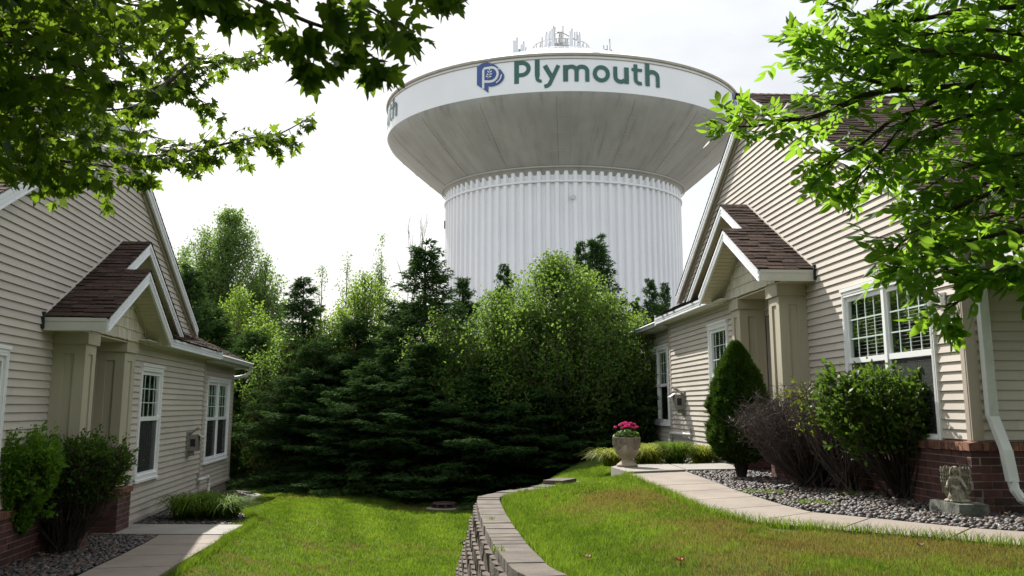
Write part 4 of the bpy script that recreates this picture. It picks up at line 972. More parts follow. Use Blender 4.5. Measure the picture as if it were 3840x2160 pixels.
def litter(n, P, hf, seed):
    x, y, r = scatter(n, P, seed); z = hf(x, y) + .045; s = r.uniform(.012, .03, n); a = r.uniform(0, 2 * pi, n)
    V = np.stack([np.stack([x + s * np.cos(a + q) * w_, y + s * np.sin(a + q) * w_, z + r.uniform(-.01, .02, n)], -1) for q, w_ in ((0, 1), (1.57, .6), (3.14, 1), (4.71, .6))], 1).reshape(-1, 3)
    o = link('leaf_litter', np_mesh('leaf_litter', V, np.arange(n * 4).reshape(-1, 4), r.random(n)), M['litter']); return tag(o, kind='stuff')
M['litter'] = mat('litter', (0.16, 0.10, 0.055), .9, .5, 30, tint=.5)
tag(litter(500, bedR, fl(-1.075), 15), 'scattered dry leaf bits on the stones of the right bed', 'leaf litter')
tag(litter(260, bedL1, fl(-1.878), 16), 'scattered dry leaf bits on the stones of the left bed', 'leaf litter')
# concrete edging round the far end of the left bed
w = MB(); e = [(-5.5, 19.8), (-5.85, 21.5), (-5.95, 23.4), (-6.1, 24.6), (-6.5, 25.4), (-7.1, 25.9)]
for a, b_ in zip(e[:-1], e[1:]):
    za, zb = float(hL(*a)), float(hL(*b_)); w.hexa([(a[0], a[1], za - .05), (a[0] + .13, a[1], za - .05), (b_[0] + .13, b_[1], zb - .05), (b_[0], b_[1], zb - .05), (a[0], a[1], za + .05), (a[0] + .11, a[1], za + .05), (b_[0] + .11, b_[1], zb + .05), (b_[0], b_[1], zb + .05)])
tag(build(w, 'bed_edging', M['concrete'], base=(-6, 23, -2)), 'low concrete edging around the stones at the far corner of the left house', 'edging')

# ------------------------------------------------------------------ grass blades
def bladesmat():
    m, nt, b = newmat('grass_blade')
    n1 = noise(nt, .55, 4); n2 = noise(nt, 2.6, 4, rough=.7)
    green = ramp(nt, [(0.056, 0.104, 0.012), (0.096, 0.160, 0.017), (0.160, 0.232, 0.034)]); nt.links.new(attr(nt), green.inputs[0])
    dry = ramp(nt, [(0.10, 0.066, 0.028), (0.18, 0.135, 0.065), (0.12, 0.13, 0.035)]); nt.links.new(attr(nt), dry.inputs[0])
    a = nt.nodes.new('ShaderNodeAttribute'); a.attribute_name = 'dry'
    col = mixc(nt, a.outputs['Fac'], green.outputs[0], dry.outputs[0])
    nt.links.new(col, b.inputs['Base Color']); b.inputs['Roughness'].default_value = .5; b.inputs['Specular IOR Level'].default_value = .15
    t = nt.nodes.new('ShaderNodeBsdfTranslucent'); nt.links.new(mixc(nt, 1., col, (1.5, 1.55, .8), 'MULTIPLY'), t.inputs[0])
    mx = nt.nodes.new('ShaderNodeMixShader'); mx.inputs[0].default_value = .5
    nt.links.new(b.outputs[0], mx.inputs[1]); nt.links.new(t.outputs[0], mx.inputs[2]); nt.links.new(mx.outputs[0], nt.nodes['Material Output'].inputs[0])
    return m
M['blade'] = bladesmat()
def blades(name, x, y, z, h, wd, r, dry, lean=.45):
    n = len(x); a = r.uniform(0, 2 * pi, n); b = r.uniform(0, 2 * pi, n); l = r.uniform(.1, lean, n) * h
    dx, dy = np.cos(a) * wd / 2, np.sin(a) * wd / 2; ex, ey = np.cos(b) * l, np.sin(b) * l
    V = np.stack([np.stack([x - dx, y - dy, z - .01], -1), np.stack([x + dx, y + dy, z - .01], -1),
                  np.stack([x + dx * .7 + ex * .35, y + dy * .7 + ey * .35, z + h * .6], -1), np.stack([x + ex, y + ey, z + h], -1), np.stack([x - dx * .7 + ex * .35, y - dy * .7 + ey * .35, z + h * .6], -1)], 1).reshape(-1, 3)
    k = (np.arange(n) * 5)[:, None]; F3 = np.concatenate([k + 0, k + 1, k + 2, k + 4], 1); F3b = np.concatenate([k + 4, k + 2, k + 3, k + 3], 1)
    me = bpy.data.meshes.new(name); tri = np.concatenate([k + 4, k + 2, k + 3], 1)
    V = V.astype(np.float32); me.vertices.add(len(V)); me.vertices.foreach_set('co', V.ravel())
    me.loops.add(n * 7); me.loops.foreach_set('vertex_index', np.concatenate([F3.ravel(), tri.ravel()]).astype(np.int32))
    me.polygons.add(n * 2); me.polygons.foreach_set('loop_start', np.concatenate([np.arange(n) * 4, n * 4 + np.arange(n) * 3]).astype(np.int32)); me.polygons.foreach_set('loop_total', np.concatenate([np.full(n, 4), np.full(n, 3)]).astype(np.int32))
    tn = np.clip(r.random(n) * .7 + .15 + .22 * np.sin(x * 5.2 + y * 1.1) * np.sin(y * .35 + 1.) + .4 * (vn(x, y, 5., 6) - .5) + .55 * (vn(x, y, 13., 21) - .5) + (r.random(n) < .04) * .5, 0, 1)
    for nm, val in (('tint', tn), ('dry', dry)):
        at_ = me.attributes.new(nm, 'FLOAT', 'FACE'); at_.data.foreach_set('value', np.concatenate([val, val]).astype(np.float32))
    me.update(calc_edges=True)
    return link(name, me, M['blade'])
def dryness(x, y, up):
    n = vn(x, y, .75, 7) * .45 + vn(x, y, 2.1, 8) * .3 + vn(x, y, 6.5, 11) * .15 + vn(x, y, 17., 13) * .22 - .06
    if up: d = sm(.36, .74, n + .34 * sm(.5, 1.6, x - xw(y)) * sm(15.5, 12.5, y) + .06 * sm(11, 8, y) - .225)
    else: d = sm(.60, .82, n + .22 * np.exp(-((x + 2.9) ** 2 + ((y - 14) * .4) ** 2) / 1.2) - .06 * sm(-2.5, -1.2, x))
    return np.clip(d * .9 + .02, 0, 1)
pathR_poly = RLp + RRp[::-1]; padR_poly = [(1.69, 17.65), (1.84, 16.33), (2.88, 16.91), (4.3, 17.25), (5.2, 19.2), (1.92, 18.37)]
pathL_poly = LLp + LRp[::-1]; padL_poly = [(-8.2, 14.6), (-6.23, 15.31), (-4.21, 15.25), (-4.26, 16.46), (-8, 16.6)]
def lower(n, seed):
    r = np.random.default_rng(seed); y = 8.0 * (32 / 8.0) ** r.random(n); x = r.uniform(-7.6, 1.0, n)
    k = (np.abs(x) < y * .56) & (x < np.where(y < 17.6, xw(y) - .12, 2 + (y - 17.6) * .1)) & ~inpoly(x, y, pathL_poly) & ~inpoly(x, y, padL_poly) & ~inpoly(x, y, bedL1) & ~inpoly(x, y, bedL2) & (x > -7.4 - np.where(y < 27.5, -.9, 5))
    k &= ~((x < -4.7) & (y < 16.5)); k &= ((x + 1.55) ** 2 + (y - 23.6) ** 2) > .36
    return x[k], y[k], r
x, y, r = lower(420000, 1); d = dryness(x, y, False); h = r.uniform(.026, .056, len(x)) * (1 - .25 * d) * (.75 + .35 * vn(x, y, 3., 3) + .5 * vn(x, y, 11., 19)); r2 = np.random.default_rng(9)
tag(blades('grass', x, y, hL(x, y), h, .004 + .0006 * (y - 8), r2, np.clip(d + r2.normal(0, .12, len(x)), 0, 1), .8), 'short mown green grass of the lower lawn between the two houses', 'grass', kind='stuff')
def upper(n, seed):
    r = np.random.default_rng(seed); y = 6.2 * (22 / 6.2) ** r.random(n); x = r.uniform(-.5, 5.2, n)
    k = (x > np.where(y < 17.6, xw(y) + .30, .2 - (y - 17.6) * .3)) & ~inpoly(x, y, pathR_poly) & ~inpoly(x, y, padR_poly) & ~inpoly(x, y, bedR) & ~inpoly(x, y, bedR2) & (x < np.where(y < 9, 5.5, 2.3)) & (x < y * .58)
    return x[k], y[k], r
x, y, r = upper(420000, 2); d = dryness(x, y, True); dw = x - xw(y)
eh = 1 + .9 * np.exp(-((dw - .33) / .13) ** 2) * sm(17.4, 16.5, y)
h = r.uniform(.026, .056, len(x)) * (1 - .25 * d) * eh * (.75 + .6 * vn(x, y, 11., 19)); d = d * sm(.25, .8, dw); r2 = np.random.default_rng(10)
tag(blades('grass', x, y, hU(x, y), h, .004 + .0006 * np.maximum(y - 8, 0), r2, np.clip(d + r2.normal(0, .15, len(x)), 0, 1), .8), 'upper lawn grass with dry brown patches between the retaining wall and the right path', 'grass', kind='stuff')
def edge_line(P, n, seed, hf, w_=.05):
    r = np.random.default_rng(seed); P = np.array(P); seg = r.integers(0, len(P) - 1, n); t = r.random(n)[:, None]; q = P[seg] * (1 - t) + P[seg + 1] * t
    return q[:, 0] + r.normal(0, w_, n), q[:, 1] + r.normal(0, w_, n), r
XX = []
for P, sd, hf, ox in ((RLp, 31, hU, -.05), (LRp, 32, hL, .06), ([(-4.21, 15.2), (-4.24, 16.5), (-4.4, 17.4), (-4.8, 18.5), (-5.4, 20)], 33, hL, .08)):
    x, y, r = edge_line(P, 5000, sd, hf, .035); x = x + ox; XX.append((x, y, hf(x, y)))
x, y, z = (np.concatenate([q[i] for q in XX]) for i in range(3)); r2 = np.random.default_rng(12)
tag(blades('grass', x, y, z, r2.uniform(.05, .13, len(x)), .006, r2, np.clip(r2.normal(.05, .1, len(x)), 0, 1), .9), 'longer untrimmed bright grass along the path edges', 'grass', kind='stuff')
# weeds growing through the stones and cap joints
def weed(cx, cy, cz, n, sp, hh, lab):
    r = np.random.default_rng(int(abs(cx * 1000 + cy * 77))); x = cx + r.normal(0, sp, n); y = cy + r.normal(0, sp, n)
    tag(blades('weed', x, y, np.full(n, cz), r.uniform(.4, 1, n) * hh, .008, r, np.clip(r.normal(.1, .1, n), 0, 1), 1.2), lab, 'weed', 'weeds in stones and joints')
weed(-.12, 9.2, ZW, 26, .03, .06, 'small bright weed sprouting from the near cap stones of the retaining wall')
weed(-.22, 11.6, ZW, 22, .03, .05, 'small weed in a joint halfway along the retaining wall top')
weed(3.15, 12.9, -1.07, 900, .13, .05, 'low green weed patch in the stones at the right path edge')
weed(3.35, 11.5, -1.07, 900, .13, .05, 'low weeds among the stones below the bare brown hedge')
weed(4.2, 12.6, -1.07, 500, .15, .06, 'weeds at the foot of the leafy hedge beside the brick base')
# dry fallen leaves
M['dryleaf'] = mat('dry_leaf', (0.30, 0.14, 0.07), .8, .3, 20, c2=(0.34, 0.24, 0.15)); M['redleaf'] = mat('red_leaf', (0.42, 0.08, 0.035), .7, .3, 20)
for i, (x, y, s, mm, lab) in enumerate(((.62, 8.55, .07, 'dryleaf', 'crumpled pale brown leaf on the grass near the retaining wall'), (1.25, 7.75, .06, 'redleaf', 'orange dead leaf on the dry front lawn'), (.45, 13.6, .05, 'redleaf', 'tiny red leaf on the green slope behind the wall bend'), (3.1, 7.9, .05, 'dryleaf', 'dry leaf on the lawn in front of the statue'), (.95, 13.0, .05, 'dryleaf', 'light brown leaf halfway between wall and path'))):
    w = MB(); z = float(hU(np.array([x]), np.array([y]))[0]) + .035; c = MB()
    s *= .5
    for k in range(6):
        a0, a1 = k * 1.05, k * 1.05 + 1.0; w.face([(x, y, z), (x + s * cos(a0), y + s * sin(a0), z + .02), (x + s * 1.3 * cos((a0 + a1) / 2), y + s * 1.3 * sin((a0 + a1) / 2), z + .035 * (k % 2)), (x + s * cos(a1), y + s * sin(a1), z + .02)])
    tag(build(w, 'fallen_leaf', M[mm], base=(x, y, z)), lab, 'leaf', 'dead leaves on the lawn')

# ------------------------------------------------------------------ manhole
mc = Vector((-1.55, 23.6, -2.30)); MH = thing('manhole', mc, 'low rusty iron manhole ring in the lawn at the edge of the tree shadow', 'manhole')
w = MB(); w.lathe([(.42, -.05), (.42, .02), (.28, .035), (.28, .0)], mc, 32); build(w, 'base_ring', M['found'], MH, smooth=False)
w = MB(); w.lathe([(.27, .11), (.255, .14), (.21, .15), (.21, .14), (.13, .14), (.13, .15), (.08, .15), (0, .145)], mc, 32); 
for k in range(8):
    a = 2 * pi * k / 8 + .2; x, y = mc.x + .255 * cos(a), mc.y + .255 * sin(a); w.box(x - .025, x + .025, y - .025, y + .025, mc.z + .02, mc.z + .12)
w.lathe([(.30, .02), (.30, .045), (.26, .045)], mc, 32); build(w, 'grate_cover', M['rust'], MH)
w = MB(); w.lathe([(.22, .01), (.22, .12), (0, .12)], mc, 20); build(w, 'dark_shaft', M['dark'], MH)

# ------------------------------------------------------------------ urn and geranium
M['urn'] = mat('urn_stone', (0.40, 0.335, 0.25), .85, .3, 7, c2=(0.28, 0.225, 0.165), bscale=50, bdist=.004, bstr=.5); M['urn_d'] = mat('urn_stain', (0.26, 0.22, 0.17), .9, .4, 12, bscale=50, bdist=.004)
uc = Vector((1.99, 17.70, ZP + .032)); UR = thing('planter_urn', uc, 'weathered stone urn with a Greek key band standing at the end of the concrete pad', 'urn')
w = MB(); w.lathe([(0, 0), (.178, 0), (.185, .025), (.17, .045), (.125, .075), (.095, .105), (.092, .125), (.105, .14)], uc, 28); build(w, 'foot', M['urn'], UR, smooth=True)
w = MB(); w.lathe([(.10, .135), (.145, .165), (.19, .225), (.215, .30), (.222, .37), (.222, .385)], uc, 28); build(w, 'bowl', M['urn'], UR, smooth=True)
w = MB(); w.lathe([(.220, .375), (.226, .378), (.228, .47), (.236, .475), (.238, .497), (.20, .50), (.195, .44), (0, .44)], uc, 28)
for k in range(12):
    a = 2 * pi * k / 12
    if k % 3 == 0: 
        for (q, r_, z0, z1) in ((.022, .240, .36, .50), (.016, .232, .31, .36)):
            w.hexa([(uc.x + rr * cos(a + t), uc.y + rr * sin(a + t), uc.z + z) for z in (z0, z1) for rr, t in ((.21, -q / .22), (r_, -q / .22), (r_, q / .22), (.21, q / .22))])
    else:
        for (t0, t1, z0, z1) in ((-.11, .11, .455, .465), (-.11, -.075, .385, .455), (-.075, .06, .385, .395), (.03, .06, .395, .435), (-.04, .03, .425, .435), (-.04, -.015, .405, .425)):
            w.hexa([(uc.x + rr * cos(a + t), uc.y + rr * sin(a + t), uc.z + z) for z in (z0, z1) for rr, t in ((.224, t0), (.234, t0), (.234, t1), (.224, t1))])
build(w, 'key_band', M['urn_d'], UR)
for k in range(4):
    w = MB()
    a = pi / 4 + k * pi / 2 - .1; pts = []
    for i in range(9):
        t = -.55 + 1.1 * i / 8; z = .37 - .085 * (1 - (t / .55) ** 2) ; r_ = .226 if z > .30 else .219
        pts.append((a + t, z, r_))
    for p, q in zip(pts[:-1], pts[1:]):
        w.face([(uc.x + .2255 * cos(p[0]), uc.y + .2255 * sin(p[0]), uc.z + .375), (uc.x + .2255 * cos(q[0]), uc.y + .2255 * sin(q[0]), uc.z + .375), (uc.x + q[2] * cos(q[0]), uc.y + q[2] * sin(q[0]), uc.z + q[1]), (uc.x + p[2] * cos(p[0]), uc.y + p[2] * sin(p[0]), uc.z + p[1])])
    build(w, 'garland', M['urn_d'], UR)
M['pink'] = leafmat('geranium_petal', (0.62, 0.02, 0.16), (0.80, 0.06, 0.28), (0.85, 0.05, 0.30), .35); M['gerl'] = leafmat('geranium_leaf', (0.045, 0.11, 0.015), (0.10, 0.19, 0.03), (0.22, 0.36, 0.04), .4)
GE = thing('geranium', uc + Vector((0, 0, .44)), 'pink flowering geranium with fresh green leaves growing in the stone urn', 'flower')
rn = random.Random(8); w = MB(); wf = MB(); ws = MB()
for k in range(150):
    a, r_ = rn.uniform(0, 2 * pi), .21 * math.sqrt(rn.random()); h = .03 + .10 * (1 - (r_ / .24) ** 2) + rn.uniform(-.02, .03); c = uc + Vector((r_ * cos(a), r_ * sin(a), .46 + h)); s = rn.uniform(.022, .036)
    n_ = Vector((rn.uniform(-.7, .7) + cos(a) * .5, rn.uniform(-.7, .7) + sin(a) * .5, 1)).normalized(); u = n_.orthogonal().normalized(); v = n_.cross(u); w.face([tuple(c + u * s * cos(q) * (1 + .15 * (i % 2)) + v * s * sin(q) * (1 + .15 * (i % 2)) + n_ * .25 * s * (i % 2)) for i, q in enumerate([2 * pi * j / 8 for j in range(8)])], rn.random())
for (dx, dz, s) in ((-.19, .70, .026), (-.115, .735, .03), (-.07, .75, .036), (-.02, .765, .04), (.02, .745, .045), (-.03, .71, .034), (.085, .765, .026), (.14, .745, .028), (.175, .705, .026), (.10, .70, .026), (-.085, .69, .022), (.05, .725, .03), (.13, .69, .022)):
    c = uc + Vector((dx, rn.uniform(-.12, .02), dz - .04)); ws.tube([(c.x * .8 + uc.x * .2, c.y * .7 + uc.y * .3, uc.z + .5), tuple(c)], .004, 5)
    for j in range(26):
        n_ = Vector((rn.gauss(0, 1), rn.gauss(0, 1), abs(rn.gauss(0, 1)) * .8)).normalized(); q = c + n_ * s; u = n_.orthogonal().normalized(); v = n_.cross(u); m_ = .013
        wf.face([tuple(q + u * m_), tuple(q + v * m_ + n_ * .004), tuple(q - u * m_), tuple(q - v * m_ + n_ * .004)], rn.random())
build(w, 'leaves', M['gerl'], GE); build(wf, 'blossoms', M['pink'], GE); build(ws, 'stems', M['gerl'], GE)

# ------------------------------------------------------------------ kneeling angel on a mossy block
bc = Vector((4.46, 10.33, -1.06))
w = MB(); B = lambda x, y, z: (bc.x + x * .10 + y * .995, bc.y - x * .995 + y * .10, bc.z + z)
w.hexa([B(-.29, -.15, 0), B(.29, -.15, 0), B(.29, .17, 0), B(-.29, .17, 0), B(-.28, -.14, .12), B(.28, -.14, .12), B(.28, .16, .12), B(-.28, .16, .12)])
M['mossy'] = mat('mossy_block', (0.15, 0.155, 0.13), .95, .5, 9, c2=(0.04, 0.045, 0.035), bscale=40, bdist=.01, bstr=.8)
tag(build(w, 'concrete_block', M['mossy'], base=bc), 'mossy grey concrete block lying on the stones under the angel statue', 'block')
M['angel'] = mat('angel_stone', (0.34, 0.31, 0.24), .8, .35, 22, c2=(0.17, 0.15, 0.11), bscale=110, bdist=.003, bstr=.6)
ac = Vector((bc.x - .01, bc.y - .02, bc.z + .12)); AN = thing('angel_statue', ac, 'small cream stone kneeling angel with raised wings on the mossy block', 'statue'); AN.rotation_euler = (0, 0, -.50)
def skin(name, nodes, edges, material, parent, base, sub=2):
    me = bpy.data.meshes.new(name); me.from_pydata([n_[0] for n_ in nodes], edges, []); o = link(name, me, material, parent)
    o.modifiers.new('s', 'SKIN'); sv = me.skin_vertices[0].data
    for i, n_ in enumerate(nodes): sv[i].radius = (n_[1], n_[2] if len(n_) > 2 else n_[1])
    sv[0].use_root = True; m_ = o.modifiers.new('u', 'SUBSURF'); m_.levels = sub; m_.render_levels = sub
    return o
S = .86
def q(*p): return tuple(v * S for v in p)
nodes = [(q(0, 0, .13), .055 * S, .045 * S), (q(0, .005, .19), .045 * S, .038 * S), (q(0, .005, .255), .048 * S, .036 * S), (q(0, 0, .295), .022 * S), (q(0, -.005, .345), .040 * S, .042 * S), (q(0, -.004, .378), .032 * S),
         (q(-.055, 0, .265), .024 * S), (q(-.085, -.015, .205), .020 * S), (q(-.088, -.07, .175), .014 * S), (q(.055, 0, .265), .024 * S), (q(.085, -.02, .205), .020 * S), (q(.115, -.065, .165), .014 * S),
         (q(-.03, -.055, .145), .042 * S), (q(-.035, -.085, .08), .030 * S), (q(-.035, -.075, .02), .024 * S), (q(.045, -.01, .085), .045 * S), (q(.05, -.02, .03), .045 * S), (q(.03, .05, .03), .04 * S)]
skin('body', nodes, [(0, 1), (1, 2), (2, 3), (3, 4), (4, 5), (2, 6), (6, 7), (7, 8), (2, 9), (9, 10), (10, 11), (0, 12), (12, 13), (13, 14), (0, 15), (15, 16), (16, 17)], M['angel'], AN, ac)
w = MB(lambda x, y, z: ac + Vector((x, y, z)) * S)                                # hands with fingers, face, hair, robe folds, plinth, wings
for sg, hx, hy, hz in ((-1, -.092, -.085, .172), (1, .122, -.08, .158)):
    w.ball((hx, hy, hz), .014, 8, 6, sq=(1, 1.1, .5))
    for k in range(4): w.tube([(hx - .010 + .007 * k, hy - .008, hz), (hx - .013 + .009 * k, hy - .024, hz - .003), (hx - .014 + .010 * k, hy - .034 + .003 * abs(k - 1.5), hz + .001)], [.0036, .0032, .0022], 5)
    w.tube([(hx + sg * .010, hy, hz), (hx + sg * .019, hy - .010, hz + .004)], [.004, .0028], 5)
    build(w, 'hand', M['angel'], AN, smooth=True); w = MB(lambda x, y, z: ac + Vector((x, y, z)) * S)
w.ball((0, -.048, .342), .008, 6, 5, sq=(.7, 1, 1.3)); w.ball((-.014, -.042, .352), .0065, 6, 5); w.ball((.014, -.042, .352), .0065, 6, 5); w.ball((0, -.044, .327), .008, 6, 5, sq=(1.3, .6, .45))
build(w, 'face', M['angel'], AN, smooth=True)
w = MB(lambda x, y, z: ac + Vector((x, y, z)) * S)
w.ball((0, .006, .362), .050, 14, 10, sq=(1, 1, .9))
for sg in (-1, 1):
    for k in range(5): w.tube([(sg * .016, -.028 + k * .012, .398), (sg * .042, -.022 + k * .012, .365), (sg * (.050 + .004 * k), -.012 + k * .012, .315), (sg * .047, -.008 + k * .010, .272 + .006 * k)], [.008, .012, .012, .006], 6)
build(w, 'hair', M['angel'], AN, smooth=True)
w = MB(lambda x, y, z: ac + Vector((x, y, z)) * S)
for k in range(9):
    a = -2.9 + k * .36; w.tube([(.052 * cos(a), .045 * sin(a), .16), (.065 * cos(a), .06 * sin(a) - .005, .10), (.085 * cos(a + .1), .085 * sin(a + .1), .03), (.10 * cos(a + .15), .10 * sin(a + .15), .012)], [.008, .015, .018, .012], 6)
w.tube([(.056 * cos(2 * pi * k / 16), .044 * sin(2 * pi * k / 16), .165 + .006 * sin(k)) for k in range(17)], .010, 6)
for k in range(4): w.tube([(-.03 - .004 * k, -.038, .27 - .018 * k), (0, -.048 - .002 * k, .255 - .02 * k), (.03 + .004 * k, -.038, .27 - .018 * k)], .006, 6)
for k in range(13):
    a = 2 * pi * k / 13; w.ball((.105 * cos(a), .085 * sin(a) + .0, .014), .036, 8, 6, sq=(1, .9, .6))
w.ball((0, 0, .012), .10, 12, 6, sq=(1, .85, .25)); build(w, 'robe', M['angel'], AN, smooth=True)
for sg in (-1, 1):
    w = MB(lambda x, y, z: ac + Vector((x, y, z)) * S)
    outl = [(.03, .22), (.04, .30), (.06, .37), (.085, .405), (.115, .41), (.145, .385), (.158, .33), (.165, .26), (.16, .18), (.145, .11), (.12, .05), (.10, .03), (.08, .06), (.05, .12)]
    w.prism([(sg * x, .045 + .10 * x, z) for x, z in outl], (0, .014, 0))
    for row, (z0, n_) in enumerate(((.375, 4), (.34, 5), (.30, 5), (.26, 5), (.22, 5))):
        for k in range(n_): w.ball((sg * (.055 + .098 * k / (n_ - 1) + .006 * (row % 2)), .040 + .008 * (row % 2), z0), .016, 7, 6, sq=(.75, .45, 1.5))
    for k in range(6): w.tube([(sg * (.045 + .02 * k), .046, .20), (sg * (.055 + .018 * k), .046, .12), (sg * (.072 + .011 * k), .048, .06 + .008 * k)], [.010, .011, .005], 6)
    build(w, 'wing', M['angel'], AN, smooth=True)

# ================================================================== PLANTS
def nrm(a): return a / np.maximum(np.linalg.norm(a, axis=-1, keepdims=True), 1e-9)
def leaf_cloud(P, T, N, size, width, shape, r, fold=.25):
    """P base points, T tip directions, N normals, (n,3); shape = outline (x, y) with the stem at (0,0); fan faces"""
    n = len(P); T = nrm(T); S_ = nrm(np.cross(T, N)); N = np.cross(S_, T)
    sh = np.array([(0, .35)] + shape); x = sh[:, 0][None] * width[:, None]; y = sh[:, 1][None] * size[:, None]; z = -fold * np.abs(x) * r.uniform(-.4, 2.2, n)[:, None] - r.normal(.14, .16, n)[:, None] * y * sh[:, 1][None] + r.normal(0, .10, n)[:, None] * x * sh[:, 1][None]
    V = P[:, None] + S_[:, None] * x[..., None] + T[:, None] * y[..., None] + N[:, None] * z[..., None]
    k = len(shape); i = np.arange(k); F = np.stack([np.zeros(k, int), i + 1, (i + 1) % k + 1], 1)
    F = (F[None] + (np.arange(n) * (k + 1))[:, None, None]).reshape(-1, 3)
    return V.reshape(-1, 3), F, k
_h = [(0, 0), (.16, -.06), (.40, .02), (.30, .13), (.50, .20), (.66, .40), (.45, .40), (.24, .38), (.36, .60), (.22, .60), (.13, .66), (.10, .84)]
MAPLE = _h + [(0, 1.03)] + [(-x, y) for x, y in _h[:0:-1]]
_a = [(0, 0), (.30, .16), (.46, .36), (.44, .56), (.24, .80)]
LENS = _a + [(0, 1)] + [(-x, y) for x, y in _a[:0:-1]]
DIAM = [(0, 0), (.45, .4), (0, 1), (-.45, .4)]
M['maple_leaf'] = leafmat('maple_leaf', (0.016, 0.045, 0.007), (0.045, 0.095, 0.012), (0.24, 0.38, 0.025), .45)
M['ash_leaf'] = leafmat('ash_leaf', (0.025, 0.080, 0.010), (0.070, 0.17, 0.020), (0.33, 0.58, 0.04), .52)
M['bark'] = mat('bark', (0.075, 0.055, 0.042), .9, .4, 18, bscale=40, bdist=.01); M['bark_l'] = mat('bark_pale', (0.16, 0.13, 0.10), .9, .4, 14, bscale=40, bdist=.01)

def ring_tubes(mb, pts, r0, r1, n=6): mb.tube([tuple(p) for p in pts], [r0 + (r1 - r0) * i / (len(pts) - 1) for i in range(len(pts))], n, cap=False)
def bough_tree(name, label, cat, trunk, ground, boughs, leafkind, mleaf, seed, twig, step, size):
    rn = random.Random(seed); r = np.random.default_rng(seed)
    TR = thing(name, (trunk[0], trunk[1], ground), label, cat)
    wood = MB(); tw = MB()
    tp = [Vector((trunk[0], trunk[1], ground - .1)), Vector((trunk[0] + .03, trunk[1], ground + .8)), Vector((trunk[0], trunk[1] + .05, ground + 2.0)), Vector((trunk[0] - .05, trunk[1] + .05, ground + 3.4)), Vector((trunk[0], trunk[1], ground + 5.2))]
    wood.tube([tuple(p) for p in tp], [.19, .15, .13, .10, .05], 12)
    LP, LT = [], []
    for b in boughs:
        pts = [at(*q) for q in b['p']]
        if b.get('root', True):
            z = min(max(pts[0].z - .35, ground + 1.2), ground + 4.6); s = Vector((trunk[0], trunk[1], z)); m_ = s.lerp(pts[0], .5) + Vector((0, 0, .12))
            pts = [s, m_] + pts
        P2 = smooth3(pts, 5); r0 = b.get('r', .028); ring_tubes(wood, P2, r0, .004, 6)
        L_ = 0.; tl = b.get('tw', twig); acc = 0; side = 1; total = sum((q - p).length for p, q in zip(P2[:-1], P2[1:]))
        for p, q in zip(P2[:-1], P2[1:]):
            d = (q - p); l = d.length; d.normalize(); acc += l; L_ += l
            while acc > step:
                acc -= step; side = -side
                if L_ < b.get('bare', .35): continue
                up = Vector((0, 0, 1)); s_ = d.cross(up).normalized()
                ln_ = tl * rn.uniform(.45, 1.1) * (1.0 - .55 * max(0, L_ / total - .6) / .4)
                dr = (d * rn.uniform(.35, 1.0) + s_ * side * rn.uniform(.15, 1.0) + up * rn.gauss(b.get('up', 0.), .38)).normalized()
                a = p + d * rn.random() * l; mid = a + dr * ln_ * .5; e = a + dr * ln_ + Vector((0, 0, -.08 * ln_))
                ring_tubes(tw, [a, mid, e], .0045, .0018, 4)
                k = max(3, int(ln_ / b.get('ls', .055)))
                for j in range(k):
                    t = (j + .6) / k; pp = a.lerp(e, t); LP.append(pp); LT.append(dr)
        for j in range(3): LP.append(P2[-1]); LT.append((P2[-1] - P2[-3]).normalized())
    P = np.array([tuple(p) for p in LP]); T = np.array([tuple(p) for p in LT]); n = len(P)
    build(wood, 'trunk', M['bark'], TR, smooth=True); build(tw, 'twig_spray', M['bark'], TR)
    org = np.array([trunk[0], trunk[1], ground])
    if leafkind == 'maple':
        P = np.repeat(P, 3, 0); T = np.repeat(T, 3, 0); n = len(P)
        side = np.stack([-T[:, 1], T[:, 0], np.zeros(n)], -1) * r.choice([-1, 1], n)[:, None]
        D = nrm(T * .5 + side * r.uniform(.2, 1, n)[:, None] + np.stack([r.normal(0, .25, n), r.normal(0, .25, n), r.normal(-.55, .35, n)], -1))
        base = P + D * r.uniform(.03, .07, n)[:, None]; N = nrm(np.stack([r.normal(0, .6, n), r.normal(-.35, .6, n), r.uniform(.3, 1, n)], -1)); sz = r.uniform(.065, .115, n) * size
        V, F, k = leaf_cloud(base, D, N, sz, sz, MAPLE, r, .22)
        tint = np.repeat(r.random(n), k)
    else:
        Vs, Fs, Ts, o = [], [], [], 0
        side = np.stack([-T[:, 1], T[:, 0], np.zeros(n)], -1) * r.choice([-1, 1], n)[:, None]
        D = nrm(T * .7 + side * r.uniform(.1, 1, n)[:, None] + np.stack([r.normal(0, .3, n), r.normal(0, .3, n), r.normal(-.05, .45, n)], -1)); N = nrm(np.stack([r.normal(0, .45, n), r.normal(-.15, .45, n), np.full(n, .9)], -1))
        S_ = nrm(np.cross(D, N)); N = np.cross(S_, D); ln_ = r.uniform(.10, .16, n) * size; tn = r.random(n)
        for t, sd in ((.35, 1), (.35, -1), (.62, 1), (.62, -1), (.85, 1), (.85, -1), (1.0, 0)):
            b = P + D * (ln_ * t)[:, None] - N * (.12 * ln_ * t * t)[:, None]
            tdir = D * (.62 if sd else 1) + S_ * sd * .85 + r.normal(0, .16, (n, 3)); sz = ln_ * r.uniform(.48, .62, n) * (1 if sd else 1.15)
            V, F, k = leaf_cloud(b, tdir, N + r.normal(0, .3, (n, 3)), sz, sz * r.uniform(.42, .52, n), LENS, r, .3); Vs.append(V); Fs.append(F + o); o += len(V); Ts.append(np.repeat(np.clip(tn + r.normal(0, .15, n), 0, 1), k))
        V, F, tint = np.concatenate(Vs), np.concatenate(Fs), np.concatenate(Ts)
